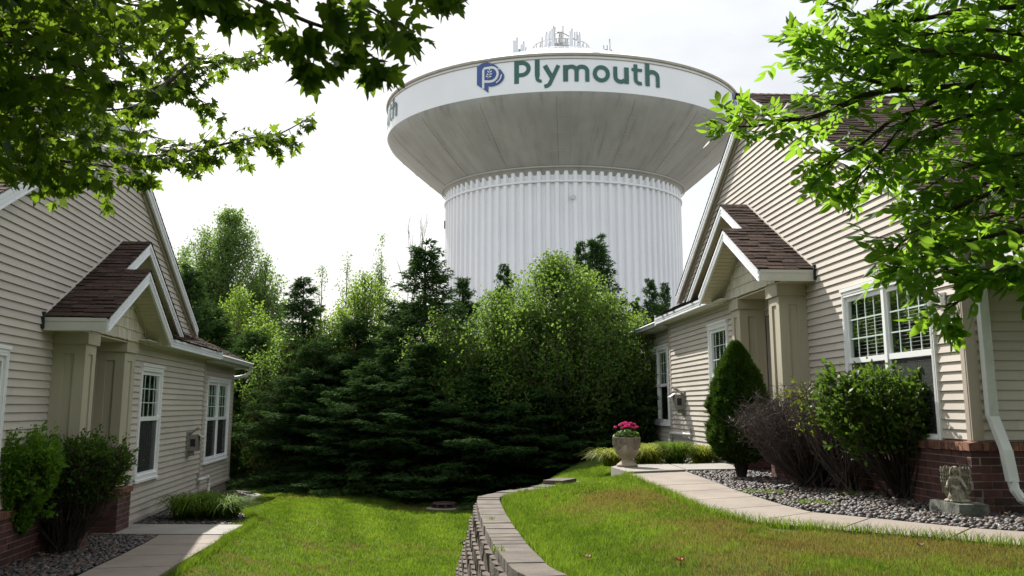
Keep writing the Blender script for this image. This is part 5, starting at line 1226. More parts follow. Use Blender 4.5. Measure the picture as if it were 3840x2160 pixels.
    # the rest of the crown: round the trunk, over the place where the photographer stands, and higher up
    m_ = 26000; a = r.uniform(0, 2 * pi, m_); q = r.random(m_) ** .45; R_ = 3.9 * q; h = r.uniform(2.3, 6.8, m_)
    X = np.stack([trunk[0] + R_ * np.cos(a), trunk[1] + .4 + R_ * np.sin(a) * 1.1, ground + h], -1)
    cl = vn(X[:, 0], X[:, 1], 1.6, 3) * .5 + vn(X[:, 1], X[:, 2], 1.6, 5) * .5
    above = (X[:, 2] > X[:, 1] * .50 + .25) & (X[:, 1] > .3) & (X[:, 1] < 6.4)
    k_ = (cl > .34) & ((X[:, 1] < .3) | above) & (np.linalg.norm(X, axis=1) > 2.1); X = X[k_]
    mp_ = leafkind == 'maple'; V2, F2, kk = leaf_cloud(X, r.normal(0, 1, (len(X), 3)) + np.array([0, 0, -.5]), r.normal(0, .8, (len(X), 3)) + np.array([0, 0, .8]), np.full(len(X), .15), np.full(len(X), .15 if mp_ else .10), MAPLE if mp_ else LENS, r)
    F = np.concatenate([F, F2 + len(V)]); V = np.concatenate([V, V2]); tint = np.concatenate([tint, np.repeat(r.random(len(X)), kk)])
    link('crown', np_mesh('crown', V - org, F, tint), M[mleaf], TR)
    return TR, n
def smooth3(P, n):
    out = []
    for i in range(len(P) - 1):
        p0, p1, p2, p3 = P[max(i - 1, 0)], P[i], P[i + 1], P[min(i + 2, len(P) - 1)]
        for k in range(n):
            t = k / n; out.append(.5 * ((2 * p1) + (p2 - p0) * t + (2 * p0 - 5 * p1 + 4 * p2 - p3) * t * t + (3 * p1 - p0 - 3 * p2 + p3) * t ** 3))
    return out + [P[-1]]
mb_ = [
 dict(p=[(-200, 420, 6.0), (0, 420, 6.3), (200, 480, 6.6), (378, 556, 7), (446, 582, 7.1), (503, 598, 7.2), (619, 580, 7.4), (755, 559, 7.6), (944, 517, 7.9), (1044, 503, 8.0), (1154, 445, 8.1)], r=.035, tw=.46, ls=.038),
 dict(p=[(-200, 300, 5.5), (150, 320, 6), (360, 315, 6.3), (456, 351, 6.5), (519, 357, 6.6), (619, 315, 6.9), (682, 262, 7.1), (729, 228, 7.2), (787, 225, 7.3), (892, 228, 7.5), (960, 204, 7.6), (1040, 150, 7.7)], r=.035, tw=.40, ls=.042),
 dict(p=[(600, 325, 6.9), (690, 335, 7.0), (760, 385, 7.1)], root=False, r=.012, bare=0, tw=.3),
 dict(p=[(729, 228, 7.2), (690, 150, 7.2), (640, 60, 7.2), (600, 0, 7.2)], root=False, r=.012, bare=0, tw=.32),
 dict(p=[(-200, 200, 4.5), (0, 245, 4.8), (50, 330, 5), (100, 410, 5.1), (140, 490, 5.2), (180, 570, 5.3), (235, 625, 5.4), (300, 650, 5.5)], r=.026),
 dict(p=[(-200, 350, 5.0), (130, 345, 5.4), (210, 388, 5.6), (290, 404, 5.7), (370, 412, 5.8), (430, 412, 5.8), (500, 400, 5.9)], r=.024),
 dict(p=[(-200, 560, 5.6), (0, 540, 5.8), (100, 570, 6), (200, 600, 6.1), (330, 615, 6.2), (450, 630, 6.3), (540, 650, 6.4)], r=.026),
 dict(p=[(-200, 60, 4.2), (0, 80, 4.4), (150, 90, 4.6), (300, 130, 4.8), (420, 170, 4.9), (490, 220, 5)], r=.03),
 dict(p=[(-200, -60, 4.5), (100, -20, 4.8), (250, 10, 5.2), (420, 60, 5.8), (520, 90, 6.1), (600, 110, 6.3), (680, 136, 6.6)], r=.03),
 dict(p=[(-200, 160, 3.8), (0, 170, 4), (150, 210, 4.2), (280, 250, 4.3), (380, 290, 4.4)], r=.022),
 dict(p=[(-200, 440, 4.6), (0, 440, 4.8), (120, 480, 4.9), (230, 520, 5), (330, 540, 5.1)], r=.022),
 dict(p=[(-200, -100, 4.0), (100, -60, 4.2), (300, -20, 4.5), (450, 10, 4.8), (560, 30, 5.0)], r=.02),
 dict(p=[(-200, 280, 4.2), (0, 300, 4.4), (130, 290, 4.6), (260, 330, 4.8), (350, 350, 5)], r=.02),
 dict(p=[(-200, 0, 5.2), (50, 10, 5.4), (200, 60, 5.7), (350, 90, 6.0), (430, 130, 6.2)], r=.02),
 dict(p=[(-200, 620, 6.2), (0, 610, 6.4), (120, 640, 6.5), (220, 660, 6.6)], r=.016, tw=.3),
 dict(p=[(-200, 380, 6.6), (0, 350, 6.9), (200, 420, 7.2), (360, 470, 7.4), (520, 500, 7.6), (640, 530, 7.8)], r=.02, tw=.3),
 dict(p=[(-300, -300, 2.6), (300, -170, 2.6), (700, -90, 2.7), (900, -30, 2.75), (1040, 30, 2.8), (1150, 80, 2.9), (1260, 120, 3.0), (1330, 180, 3.05), (1385, 230, 3.1)], r=.012, tw=.22, bare=1.2, up=-.1, ls=.045),
 dict(p=[(1000, -110, 2.8), (1200, -50, 2.9), (1350, 10, 3.0), (1430, 50, 3.05), (1470, 95, 3.1)], r=.008, tw=.2, root=False, bare=.1, ls=.045),
 dict(p=[(1160, 90, 2.92), (1180, 150, 2.95), (1205, 205, 3.0)], r=.005, tw=.12, root=False, bare=.0, ls=.05),
 dict(p=[(500, -160, 2.6), (640, -90, 2.65), (740, -50, 2.7)], r=.006, tw=.14, root=False, bare=.0),
 dict(p=[(1400, -70, 3.6), (1560, -50, 3.7), (1680, -25, 3.8)], r=.006, tw=.14, root=False, bare=.0)]
_, nm_ = bough_tree('maple_tree', 'maple with lobed leaves and dark boughs reaching in from the upper left over the roof', 'tree', (-3.7, 3.9), -1.75, mb_, 'maple', 'maple_leaf', 4, .40, .074, .80)
ab_ = [
 dict(p=[(4100, 330, 4.7), (3840, 300, 4.8), (3600, 325, 4.9), (3450, 330, 5.0), (3364, 335, 5.0), (3269, 351, 5.05), (3164, 393, 5.1), (3086, 425, 5.15), (3007, 446, 5.2), (2944, 451, 5.2), (2866, 467, 5.3), (2797, 475, 5.3), (2740, 470, 5.35)], r=.032, tw=.30),
 dict(p=[(3364, 330, 5.0), (3296, 310, 5.0), (3217, 286, 5.05), (3138, 252, 5.1), (3086, 225, 5.1), (3030, 190, 5.15), (2995, 150, 5.2)], root=False, r=.014, bare=0, tw=.3, up=.1),
 dict(p=[(4100, -40, 4.5), (3840, 20, 4.6), (3610, 37, 4.8), (3480, 68, 4.9), (3400, 76, 4.9), (3296, 76, 5), (3217, 60, 5), (3164, 32, 5), (3080, 0, 5.1)], r=.02, tw=.28),
 dict(p=[(3700, 360, 4.85), (3530, 367, 4.9), (3416, 440, 4.9), (3348, 519, 4.95), (3296, 577, 5.0), (3250, 630, 5), (3190, 690, 5)], root=False, r=.016, tw=.26),
 dict(p=[(3530, 400, 4.9), (3364, 440, 4.9), (3243, 530, 5), (3154, 582, 5), (3075, 630, 5)], root=False, r=.012, tw=.24, bare=.3),
 dict(p=[(4100, 420, 4.4), (3840, 400, 4.5), (3650, 430, 4.6), (3520, 470, 4.7), (3440, 500, 4.8)], r=.02, tw=.3),
 dict(p=[(4100, 250, 4.2), (3840, 230, 4.3), (3650, 200, 4.4), (3450, 190, 4.6), (3300, 200, 4.8), (3180, 190, 4.9), (3080, 150, 5)], r=.022, tw=.34),
 dict(p=[(4100, 700, 4.2), (3840, 690, 4.3), (3700, 730, 4.4), (3560, 790, 4.5), (3450, 860, 4.6), (3370, 920, 4.7), (3320, 980, 4.7)], r=.02, tw=.26),
 dict(p=[(4100, 850, 4.1), (3840, 860, 4.2), (3700, 890, 4.3), (3560, 930, 4.4), (3460, 970, 4.5), (3410, 1020, 4.5)], r=.018, tw=.28),
 dict(p=[(4100, 1060, 4.0), (3819, 1050, 4.1), (3745, 1060, 4.15), (3671, 1060, 4.2), (3597, 1038, 4.25), (3541, 1005, 4.3), (3470, 985, 4.3)], r=.014, tw=.2),
 dict(p=[(3700, 1062, 4.2), (3625, 1100, 4.25), (3582, 1140, 4.25), (3540, 1165, 4.3)], root=False, r=.008, tw=.14, bare=.1),
 dict(p=[(4100, 540, 4.3), (3840, 580, 4.4), (3680, 610, 4.5), (3580, 640, 4.6), (3500, 690, 4.7)], r=.018, tw=.28),
 dict(p=[(4100, 120, 4.4), (3840, 130, 4.5), (3700, 110, 4.6), (3560, 120, 4.7), (3400, 140, 4.9)], r=.018, tw=.34),
 dict(p=[(4100, 960, 3.9), (3840, 990, 4.0), (3760, 1010, 4.0), (3680, 1010, 4.1)], r=.01, tw=.22),
 dict(p=[(4100, -150, 4.0), (3840, -80, 4.2), (3600, -50, 4.5), (3400, -30, 4.7), (3200, -30, 4.9)], r=.016, tw=.3),
 dict(p=[(4100, 330, 5.6), (3840, 340, 5.6), (3500, 290, 5.7), (3300, 270, 5.8), (3160, 320, 5.9), (3050, 350, 6)], r=.02, tw=.34),
 dict(p=[(4100, 760, 4.8), (3840, 790, 4.9), (3650, 830, 5.0), (3500, 900, 5.1)], r=.016, tw=.3),
 dict(p=[(4100, 180, 5.8), (3840, 200, 5.8), (3650, 250, 5.9), (3500, 280, 6.0)], r=.016, tw=.34),
 dict(p=[(4100, 480, 5.5), (3840, 500, 5.6), (3650, 540, 5.7), (3520, 560, 5.8)], r=.016, tw=.32),
 dict(p=[(4100, 640, 4.9), (3840, 660, 5.0), (3650, 700, 5.1), (3520, 760, 5.2), (3420, 790, 5.2)], r=.016, tw=.30),
 dict(p=[(4100, 50, 5.2), (3840, 60, 5.3), (3600, 130, 5.4), (3400, 150, 5.6)], r=.016, tw=.34)]
_, na_ = bough_tree('ash_tree', 'ash with bright compound leaves reaching in from the upper right before the brown roof', 'tree', (3.5, 4.2), -1.1, ab_, 'ash', 'ash_leaf', 9, .29, .052, .92)

# ------------------------------------------------------------------ background conifers
def spikes(B, D, ln_, wd, k, spread, r):
    B = np.repeat(B, k, 0); n = len(B); D = nrm(np.repeat(D, k, 0) + r.normal(0, spread, (n, 3))); l = np.repeat(ln_, k) * r.uniform(.7, 1.2, n)
    S_ = nrm(np.cross(D, r.normal(0, 1, (n, 3)))) * (wd / 2)
    V = np.stack([B - S_, B + S_, B + D * l[:, None]], 1).reshape(-1, 3)
    return V, np.arange(n * 3).reshape(-1, 3), n
def spruce_mesh(seed, H=8., R=2.2, gap=.26, sparse=0.):
    r = np.random.default_rng(seed); z = []; h = .12 * H if sparse else .02 * H
    while h < H * .985: z.append(h); h += gap * r.uniform(.7, 1.2) * (.55 + .6 * (1 - h / H))
    wood = MB(); wood.tube([(0, 0, -.2), (.02, 0, H * .5), (0, 0, H)], [.13, .08, .012], 8)
    Bs, Ds, Ls, Ts = [], [], [], []
    for h in z:
        f = 1 - h / H; nb = int(r.integers(5, 8) + 4 * f); lo_ = r.uniform(.80, 1.12)
        for k in range(nb):
            a = r.uniform(0, 2 * pi); L_ = (R * f ** .78 + .06) * lo_ * r.uniform(.50, 1.15); up = -.32 * f + .40 * (1 - f) ** 1.6 + r.normal(0, .20); h_ = h + r.normal(0, .16)
            d = np.array([cos(a), sin(a), up]); s_ = np.array([-sin(a), cos(a), 0]); m_ = max(4, int(L_ / .085)); t = np.linspace(.12, 1, m_)[:, None]
            p = np.array([0, 0, h_]) + d * L_ * t + np.array([0, 0, 1]) * (.16 * L_ * (t ** 2.4 - t))
            if L_ > .5: wood.tube([(0, 0, h_), tuple(p[m_ // 2]), tuple(p[-1])], [.018, .010, .003], 3, cap=False)
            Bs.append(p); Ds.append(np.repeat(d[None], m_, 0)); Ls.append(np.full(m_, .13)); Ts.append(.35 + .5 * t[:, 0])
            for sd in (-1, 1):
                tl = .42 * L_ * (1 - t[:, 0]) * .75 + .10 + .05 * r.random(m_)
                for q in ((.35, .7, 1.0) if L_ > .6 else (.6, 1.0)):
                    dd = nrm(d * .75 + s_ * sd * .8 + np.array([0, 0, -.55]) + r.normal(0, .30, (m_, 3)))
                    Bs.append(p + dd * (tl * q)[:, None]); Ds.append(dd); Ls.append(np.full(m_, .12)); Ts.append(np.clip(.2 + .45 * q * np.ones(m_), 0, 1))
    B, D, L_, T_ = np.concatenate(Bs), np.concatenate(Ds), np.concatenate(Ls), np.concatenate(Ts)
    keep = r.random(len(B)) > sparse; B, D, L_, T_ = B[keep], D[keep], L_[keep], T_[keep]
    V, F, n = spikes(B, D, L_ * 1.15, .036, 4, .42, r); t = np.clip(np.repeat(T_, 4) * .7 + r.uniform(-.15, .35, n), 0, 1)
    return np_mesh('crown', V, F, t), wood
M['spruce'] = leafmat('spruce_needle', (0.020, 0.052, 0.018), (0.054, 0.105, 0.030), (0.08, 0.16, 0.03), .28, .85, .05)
M['spruce_b'] = leafmat('spruce_needle_blue', (0.020, 0.038, 0.026), (0.050, 0.078, 0.055), (0.06, 0.09, 0.05), .2, .6)
SPG = 'spruces in the row behind the lawn'
protos = []
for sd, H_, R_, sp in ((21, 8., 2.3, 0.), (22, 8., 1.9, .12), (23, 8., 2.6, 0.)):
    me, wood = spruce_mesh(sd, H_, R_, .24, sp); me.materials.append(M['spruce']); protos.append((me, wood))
def place_tree(proto, kind, x, y, zg, H, W_, rot, label, group, leaf='crown'):
    me, wood = proto
    o = thing(kind, (x, y, zg), label, 'tree', group); o.scale = (W_, W_, H / 8.); o.rotation_euler = (0, 0, rot)
    c = bpy.data.objects.new('crown', me); COL.objects.link(c); c.parent = o
    t = bpy.data.objects.new('trunk', wood_mesh(wood)); COL.objects.link(t); t.parent = o
    return o
_wm = {}; _keep = []
def wood_mesh(w):
    if id(w) not in _wm:
        _keep.append(w)
        me = bpy.data.meshes.new('trunk'); me.from_pydata(w.v, [], w.f); me.materials.append(M['bark']); _wm[id(w)] = me
    return _wm[id(w)]
def top_of(px, py, y, zg=-2.4): a = at(px, py, y); return a.x, a.z - zg
# (proto, px of axis, py of top, distance, width factor, label)
SPR = [(0, 1595, 925, 28.6, 1.25, 'broad dark spruce with a pointed top, tallest left of the tower column'),
       (1, 1140, 1040, 30.5, 1.0, 'spruce with an open sparse top standing alone between house and thicket'),
       (1, 1735, 1040, 30.5, .8, 'narrow spruce leaning on the right flank of the broad tall spruce'),
       (1, 1890, 990, 36.0, .7, 'thin spruce tip rising before the left part of the tower column'),
       (0, 2235, 900, 35.0, 1.05, 'tall spruce with outstretched side branches before the right part of the tower column'),
       (1, 2178, 905, 34.5, .6, 'slim spruce leader just left of the tall one before the tower column'),
       (1, 2435, 1045, 33.0, .62, 'spruce top by the right edge of the tower column, left of a pair'),
       (1, 2492, 1060, 33.5, .5, 'smaller spruce top nearest the right house rake board'),
       (0, 2380, 1130, 36.0, .6, 'bluish little spruce tip low before the tower column'),
       (2, 960, 1240, 31.0, 1.1, 'low wide spruce just right of the left house corner'),
       (0, 720, 1010, 33.0, 1.1, 'dark spruce showing behind the rake board of the left house'),
       (2, 800, 1150, 34.0, 1.1, 'spruce behind the eave corner of the left house'),
       (2, 1330, 1190, 28.6, 1.1, 'shaded spruce skirt filling the gap left of the broad tall spruce'),
       (2, 1480, 1230, 27.6, 1.15, 'drooping spruce in front of the broad tall spruce, its boughs on the grass'),
       (2, 1720, 1220, 27.8, 1.2, 'dense low spruce with boughs sweeping the lawn near the manhole'),
       (2, 1930, 1240, 27.6, 1.15, 'dark spruce under the bright leafy tree'),
       (0, 2130, 1200, 28.5, 1.2, 'dark spruce behind the end of the retaining wall'),
       (2, 2320, 1230, 28.8, 1.15, 'dark spruce behind the stone urn'),
       (0, 2480, 1250, 31.5, 1.1, 'spruce beside the far corner of the right house'),
       (2, 1180, 1290, 28.2, 1.05, 'lowest dark spruce at the shaded back edge of the lawn'),
       (2, 1850, 1345, 25.7, 1.15, 'low dark spruce in front of the bright leafy tree, left of the wall end'),
       (0, 2060, 1320, 25.9, 1.2, 'low dark spruce right in front of the bright leafy tree'),
       (2, 2270, 1350, 26.0, 1.1, 'low dark spruce just left of the stone urn'),
       (0, 1590, 1290, 26.2, 1.2, 'dark spruce with its skirt on the grass beneath the broad tall spruce'),
       (2, 1390, 1360, 26.6, 1.0, 'small dark spruce at the middle of the shaded lawn edge')]
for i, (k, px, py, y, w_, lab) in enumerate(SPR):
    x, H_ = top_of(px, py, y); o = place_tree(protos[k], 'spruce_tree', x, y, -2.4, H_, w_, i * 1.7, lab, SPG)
    if k == 0 and i in (8,): o.children[0].data = o.children[0].data

# ------------------------------------------------------------------ background broadleaf trees
def leafy_mesh(seed, H, prof, nb, leaf, per, droop=0., upright=.9, clump=.22, trunks=1, lobes=7):
    """prof = [(height fraction, crown radius)]; leaves hang in loose clumps along upward branches"""
    r = np.random.default_rng(seed); rn = random.Random(seed); wood = MB(); Ps = []; Ds = []
    hs = [p[0] for p in prof]; rs = [p[1] for p in prof]
    for q in range(trunks):
        ox, oy = (0, 0) if trunks == 1 else (rn.uniform(-.25, .25), rn.uniform(-.2, .2)); wood.tube([(ox, oy, -.2), (ox * 1.5, oy * 1.5, H * .45), (ox * 3, oy * 3, H * .92)], [.12, .07, .012], 6)
    Rm = max(rs); LB = [(0, 0, 1.0, 1.0)] + [(cos(6.28 * q / lobes + seed) * Rm * rn.uniform(.35, .75), sin(6.28 * q / lobes + seed) * Rm * rn.uniform(.3, .7), rn.uniform(.66, .93), rn.uniform(.38, .6)) for q in range(lobes)]
    for k in range(nb):
        lx, ly, lh, lr = LB[0] if (k % 3 == 0 or not lobes) else LB[rn.randrange(len(LB))]
        f = rn.uniform(hs[0], 1.0) ** .9; R_ = float(np.interp(f, hs, rs)) * rn.uniform(.55, 1.08) ; a = rn.uniform(0, 2 * pi); R_ *= lr; f *= lh
        e = np.array([lx + R_ * cos(a), ly + R_ * sin(a), f * H]); h0 = max(.1 * H, f * H - R_ * upright - rn.uniform(.3, .9)); s = np.array([lx * .7, ly * .7, h0]); m_ = s * .5 + e * .5 + np.array([R_ * .18 * cos(a), R_ * .18 * sin(a), -.1])
        wood.tube([tuple(s), tuple(m_), tuple(e)], [.022, .012, .003], 3, cap=False)
        c = per; t = r.uniform(.35, 1.03, c)[:, None]; p = (1 - t) ** 2 * s + 2 * t * (1 - t) * m_ + t * t * e + r.normal(0, 1, (c, 3)) * clump * (.45 + .6 * (1 - t)) * np.array([1, 1, .8])
        Ps.append(p); Ds.append(nrm((e - m_)[None] * np.ones((c, 1)) * .4 + r.normal(0, .7, (c, 3)) + np.array([0, 0, -droop])))
    P, D = np.concatenate(Ps), np.concatenate(Ds); n = len(P); sz = leaf * r.uniform(.65, 1.2, n)
    V, F, k = leaf_cloud(P, D, r.normal(0, 1, (n, 3)) + np.array([0, -.3, .4]), sz, sz * .75, DIAM, r, .2)
    return np_mesh('crown', V, F, np.repeat(r.random(n), k)), wood
def leafmat2(nm, a, b, t, tf=.5, rough=.5, spec=.15): M[nm] = leafmat(nm, a, b, t, tf, rough, spec)
leafmat2('birch_leaf', (0.035, 0.080, 0.016), (0.085, 0.16, 0.03), (0.22, 0.36, 0.045)); leafmat2('poplar_leaf', (0.06, 0.115, 0.032), (0.13, 0.21, 0.06), (0.24, 0.38, 0.07)); leafmat2('lime_leaf', (0.05, 0.11, 0.015), (0.12, 0.21, 0.03), (0.30, 0.46, 0.045))
def broad(name, px, py, y, prof, nb, leaf, per, mleaf, seed, label, zg=-2.4, group='leafy trees behind the lawn', **kw):
    x, H_ = top_of(px, py, y, zg); me, wood = leafy_mesh(seed, H_, prof, nb, leaf, per, **kw); o = thing(name, (x, y, zg), label, 'tree', group)
    link('crown', me, M[mleaf], o); t = bpy.data.objects.new('trunk', wood_mesh(wood)); COL.objects.link(t); t.parent = o
broad('birch_tree', 2085, 955, 26.6, [(.40, 1.9), (.55, 2.5), (.70, 2.6), (.84, 1.9), (.94, .9), (1, .2)], 820, .085, 72, 'birch_leaf', 41, 'large bright leafy tree in the middle, before the fluted tower column', droop=.3)
broad('birch_tree', 1860, 1090, 26.2, [(.40, 1.4), (.65, 1.8), (.85, 1.2), (1, .2)], 340, .085, 60, 'birch_leaf', 42, 'leafy tree forming the left shoulder of the large bright tree', droop=.3)
broad('birch_tree', 2270, 1110, 26.4, [(.40, 1.5), (.7, 1.7), (.88, 1.1), (1, .2)], 330, .085, 60, 'birch_leaf', 43, 'leafy tree forming the right shoulder of the large bright tree', droop=.3)
broad('birch_tree', 1370, 1020, 29.8, [(.1, .7), (.35, 1.7), (.6, 1.8), (.8, 1.1), (.93, .5), (1, .08)], 400, .085, 50, 'lime_leaf', 44, 'bright lime leafy tree between the sparse spruce and the broad spruce', droop=.1)
broad('birch_tree', 1240, 1150, 29.5, [(.1, .5), (.4, 1.0), (.7, .9), (1, .1)], 170, .08, 46, 'lime_leaf', 45, 'small lime shrubby tree just right of the sparse spruce')
broad('poplar_tree', 872, 785, 46.0, [(.15, 2.2), (.35, 3.0), (.55, 2.9), (.72, 2.2), (.88, 1.3), (1, .3)], 900, .12, 72, 'poplar_leaf', 46, 'tall poplar with a feathery top, highest tree on the left', clump=.3, upright=1.3)
broad('poplar_tree', 1000, 965, 45.0, [(.2, 1.2), (.5, 1.5), (.75, 1.2), (.9, .7), (1, .15)], 280, .12, 46, 'poplar_leaf', 47, 'shorter poplar on the right side of the tall one', clump=.25, upright=1.3)
broad('poplar_tree', 770, 855, 46.5, [(.2, 1.6), (.5, 2.0), (.75, 1.5), (.9, .8), (1, .15)], 330, .12, 46, 'poplar_leaf', 48, 'poplar with a blunt top on the left side of the tall one', clump=.3, upright=1.3)
broad('poplar_tree', 690, 925, 48.0, [(.2, 1.2), (.5, 1.5), (.75, 1.0), (1, .1)], 200, .12, 46, 'poplar_leaf', 49, 'poplar peeping over the rake board of the left house', clump=.3)
broad('shrub_tree', 900, 1080, 36.5, [(.1, 1.2), (.4, 2.2), (.7, 1.9), (.9, .9), (1, .15)], 460, .09, 50, 'lime_leaf', 50, 'bright green bushy tree below the poplars beside the left house roof')
broad('shrub_tree', 1010, 1180, 35.0, [(.1, .7), (.4, 1.2), (.7, 1.0), (1, .1)], 220, .09, 46, 'lime_leaf', 51, 'smaller bright bush left of the sparse spruce')
broad('aspen_tree', 1432, 880, 50.0, [(.3, .7), (.6, .8), (.85, .5), (1, .06)], 90, .12, 40, 'poplar_leaf', 52, 'slender wispy tree rising left of the bare twigs', upright=1.6, lobes=2)
broad('aspen_tree', 1303, 955, 50.0, [(.3, .6), (.6, .6), (.85, .4), (1, .05)], 60, .11, 30, 'poplar_leaf', 53, 'thin wispy tree top between the sparse spruce and the slender tree', upright=1.6, lobes=2)
broad('aspen_tree', 1210, 995, 50.0, [(.3, .5), (.6, .5), (.85, .35), (1, .05)], 50, .11, 28, 'poplar_leaf', 54, 'thinnest wispy tree top just right of the sparse spruce tip', upright=1.6, lobes=2)
broad('birch_tree', 1090, 1230, 29.5, [(.2, .9), (.5, 1.5), (.8, 1.1), (1, .2)], 260, .08, 50, 'birch_leaf', 57, 'green leafy tree low between the left house corner and the sparse spruce')
broad('birch_tree', 1660, 1160, 26.6, [(.45, 1.0), (.7, 1.2), (.9, .7), (1, .15)], 220, .08, 50, 'birch_leaf', 58, 'leafy sapling before the right flank of the broad tall spruce')
broad('birch_tree', 2400, 1165, 31.0, [(.2, .7), (.5, 1.1), (.8, .8), (1, .1)], 220, .085, 46, 'lime_leaf', 55, 'bright leafy tree beside the gutter corner of the right house')
broad('birch_tree', 2540, 1200, 34.0, [(.2, .8), (.5, 1.2), (.8, .8), (1, .1)], 160, .085, 46, 'birch_leaf', 56, 'leafy tree half hidden behind the eave of the right house')
x, H_ = top_of(1522, 850, 45.); w = MB(); rn = random.Random(77)
def twigs(mb, p, d, l, r_, depth):
    e = p + d * l; mb.tube([tuple(p), tuple(p.lerp(e, .5) + Vector((rn.uniform(-1, 1), rn.uniform(-1, 1), 0)) * l * .04), tuple(e)], [r_, r_ * .8, r_ * .55], 4, cap=False)
    if depth:
        for k in range(rn.choice((2, 3, 3))):
            nd = (d + Vector((rn.gauss(0, .16), rn.gauss(0, .16), rn.uniform(.1, .4)))).normalized(); twigs(mb, p.lerp(e, rn.uniform(.5, 1)), nd, l * rn.uniform(.5, .75), r_ * .55, depth - 1)
twigs(w, Vector((x, 45, -2.4)), Vector((0, 0, 1)), H_ * .45, .07, 4)
tag(build(w, 'bare_tree', M['bark_l'], base=(x, 45, -2.4)), 'leafless grey tree with fine upright twigs against the sky left of the tower', 'tree')
# a far wood closes the view between the trunks
r_ = np.random.default_rng(90); n = 26000; xx = r_.uniform(-26, 24, n); yy = r_.uniform(37, 44, n); zz = -2.4 + r_.random(n) ** .8 * (4.2 + 1.0 * vn(xx, yy, .35, 5)); sz = r_.uniform(.16, .32, n)
V, F, k = leaf_cloud(np.stack([xx, yy, zz], -1), r_.normal(0, 1, (n, 3)), r_.normal(0, 1, (n, 3)), sz, sz, DIAM, r_)
leafmat2('wood_leaf', (0.012, 0.030, 0.008), (0.04, 0.075, 0.016), (0.07, 0.13, 0.02), .4)
o = link('woodland', np_mesh('woodland', V, F, np.repeat(r_.random(n), k)), M['wood_leaf']); tag(o, 'dark undergrowth and far wood seen between the trunks at the back', 'wood', kind='stuff')

r_ = np.random.default_rng(91); n = 16000; xx = r_.uniform(-34, 34, n); yy = r_.uniform(-24, -15, n) ; zz = -2 + 13 * r_.random(n) * (.55 + .5 * vn(xx, yy, .16, 5)); sz = r_.uniform(.5, .9, n)
V, F, k = leaf_cloud(np.stack([xx, yy, zz], -1), r_.normal(0, 1, (n, 3)), r_.normal(0, 1, (n, 3)), sz, sz, DIAM, r_)
o = link('woodland', np_mesh('woodland', V, F, np.repeat(r_.random(n), k)), M['wood_leaf']); tag(o, 'tall trees on the near side of the yard that the windows mirror', 'wood', kind='stuff')

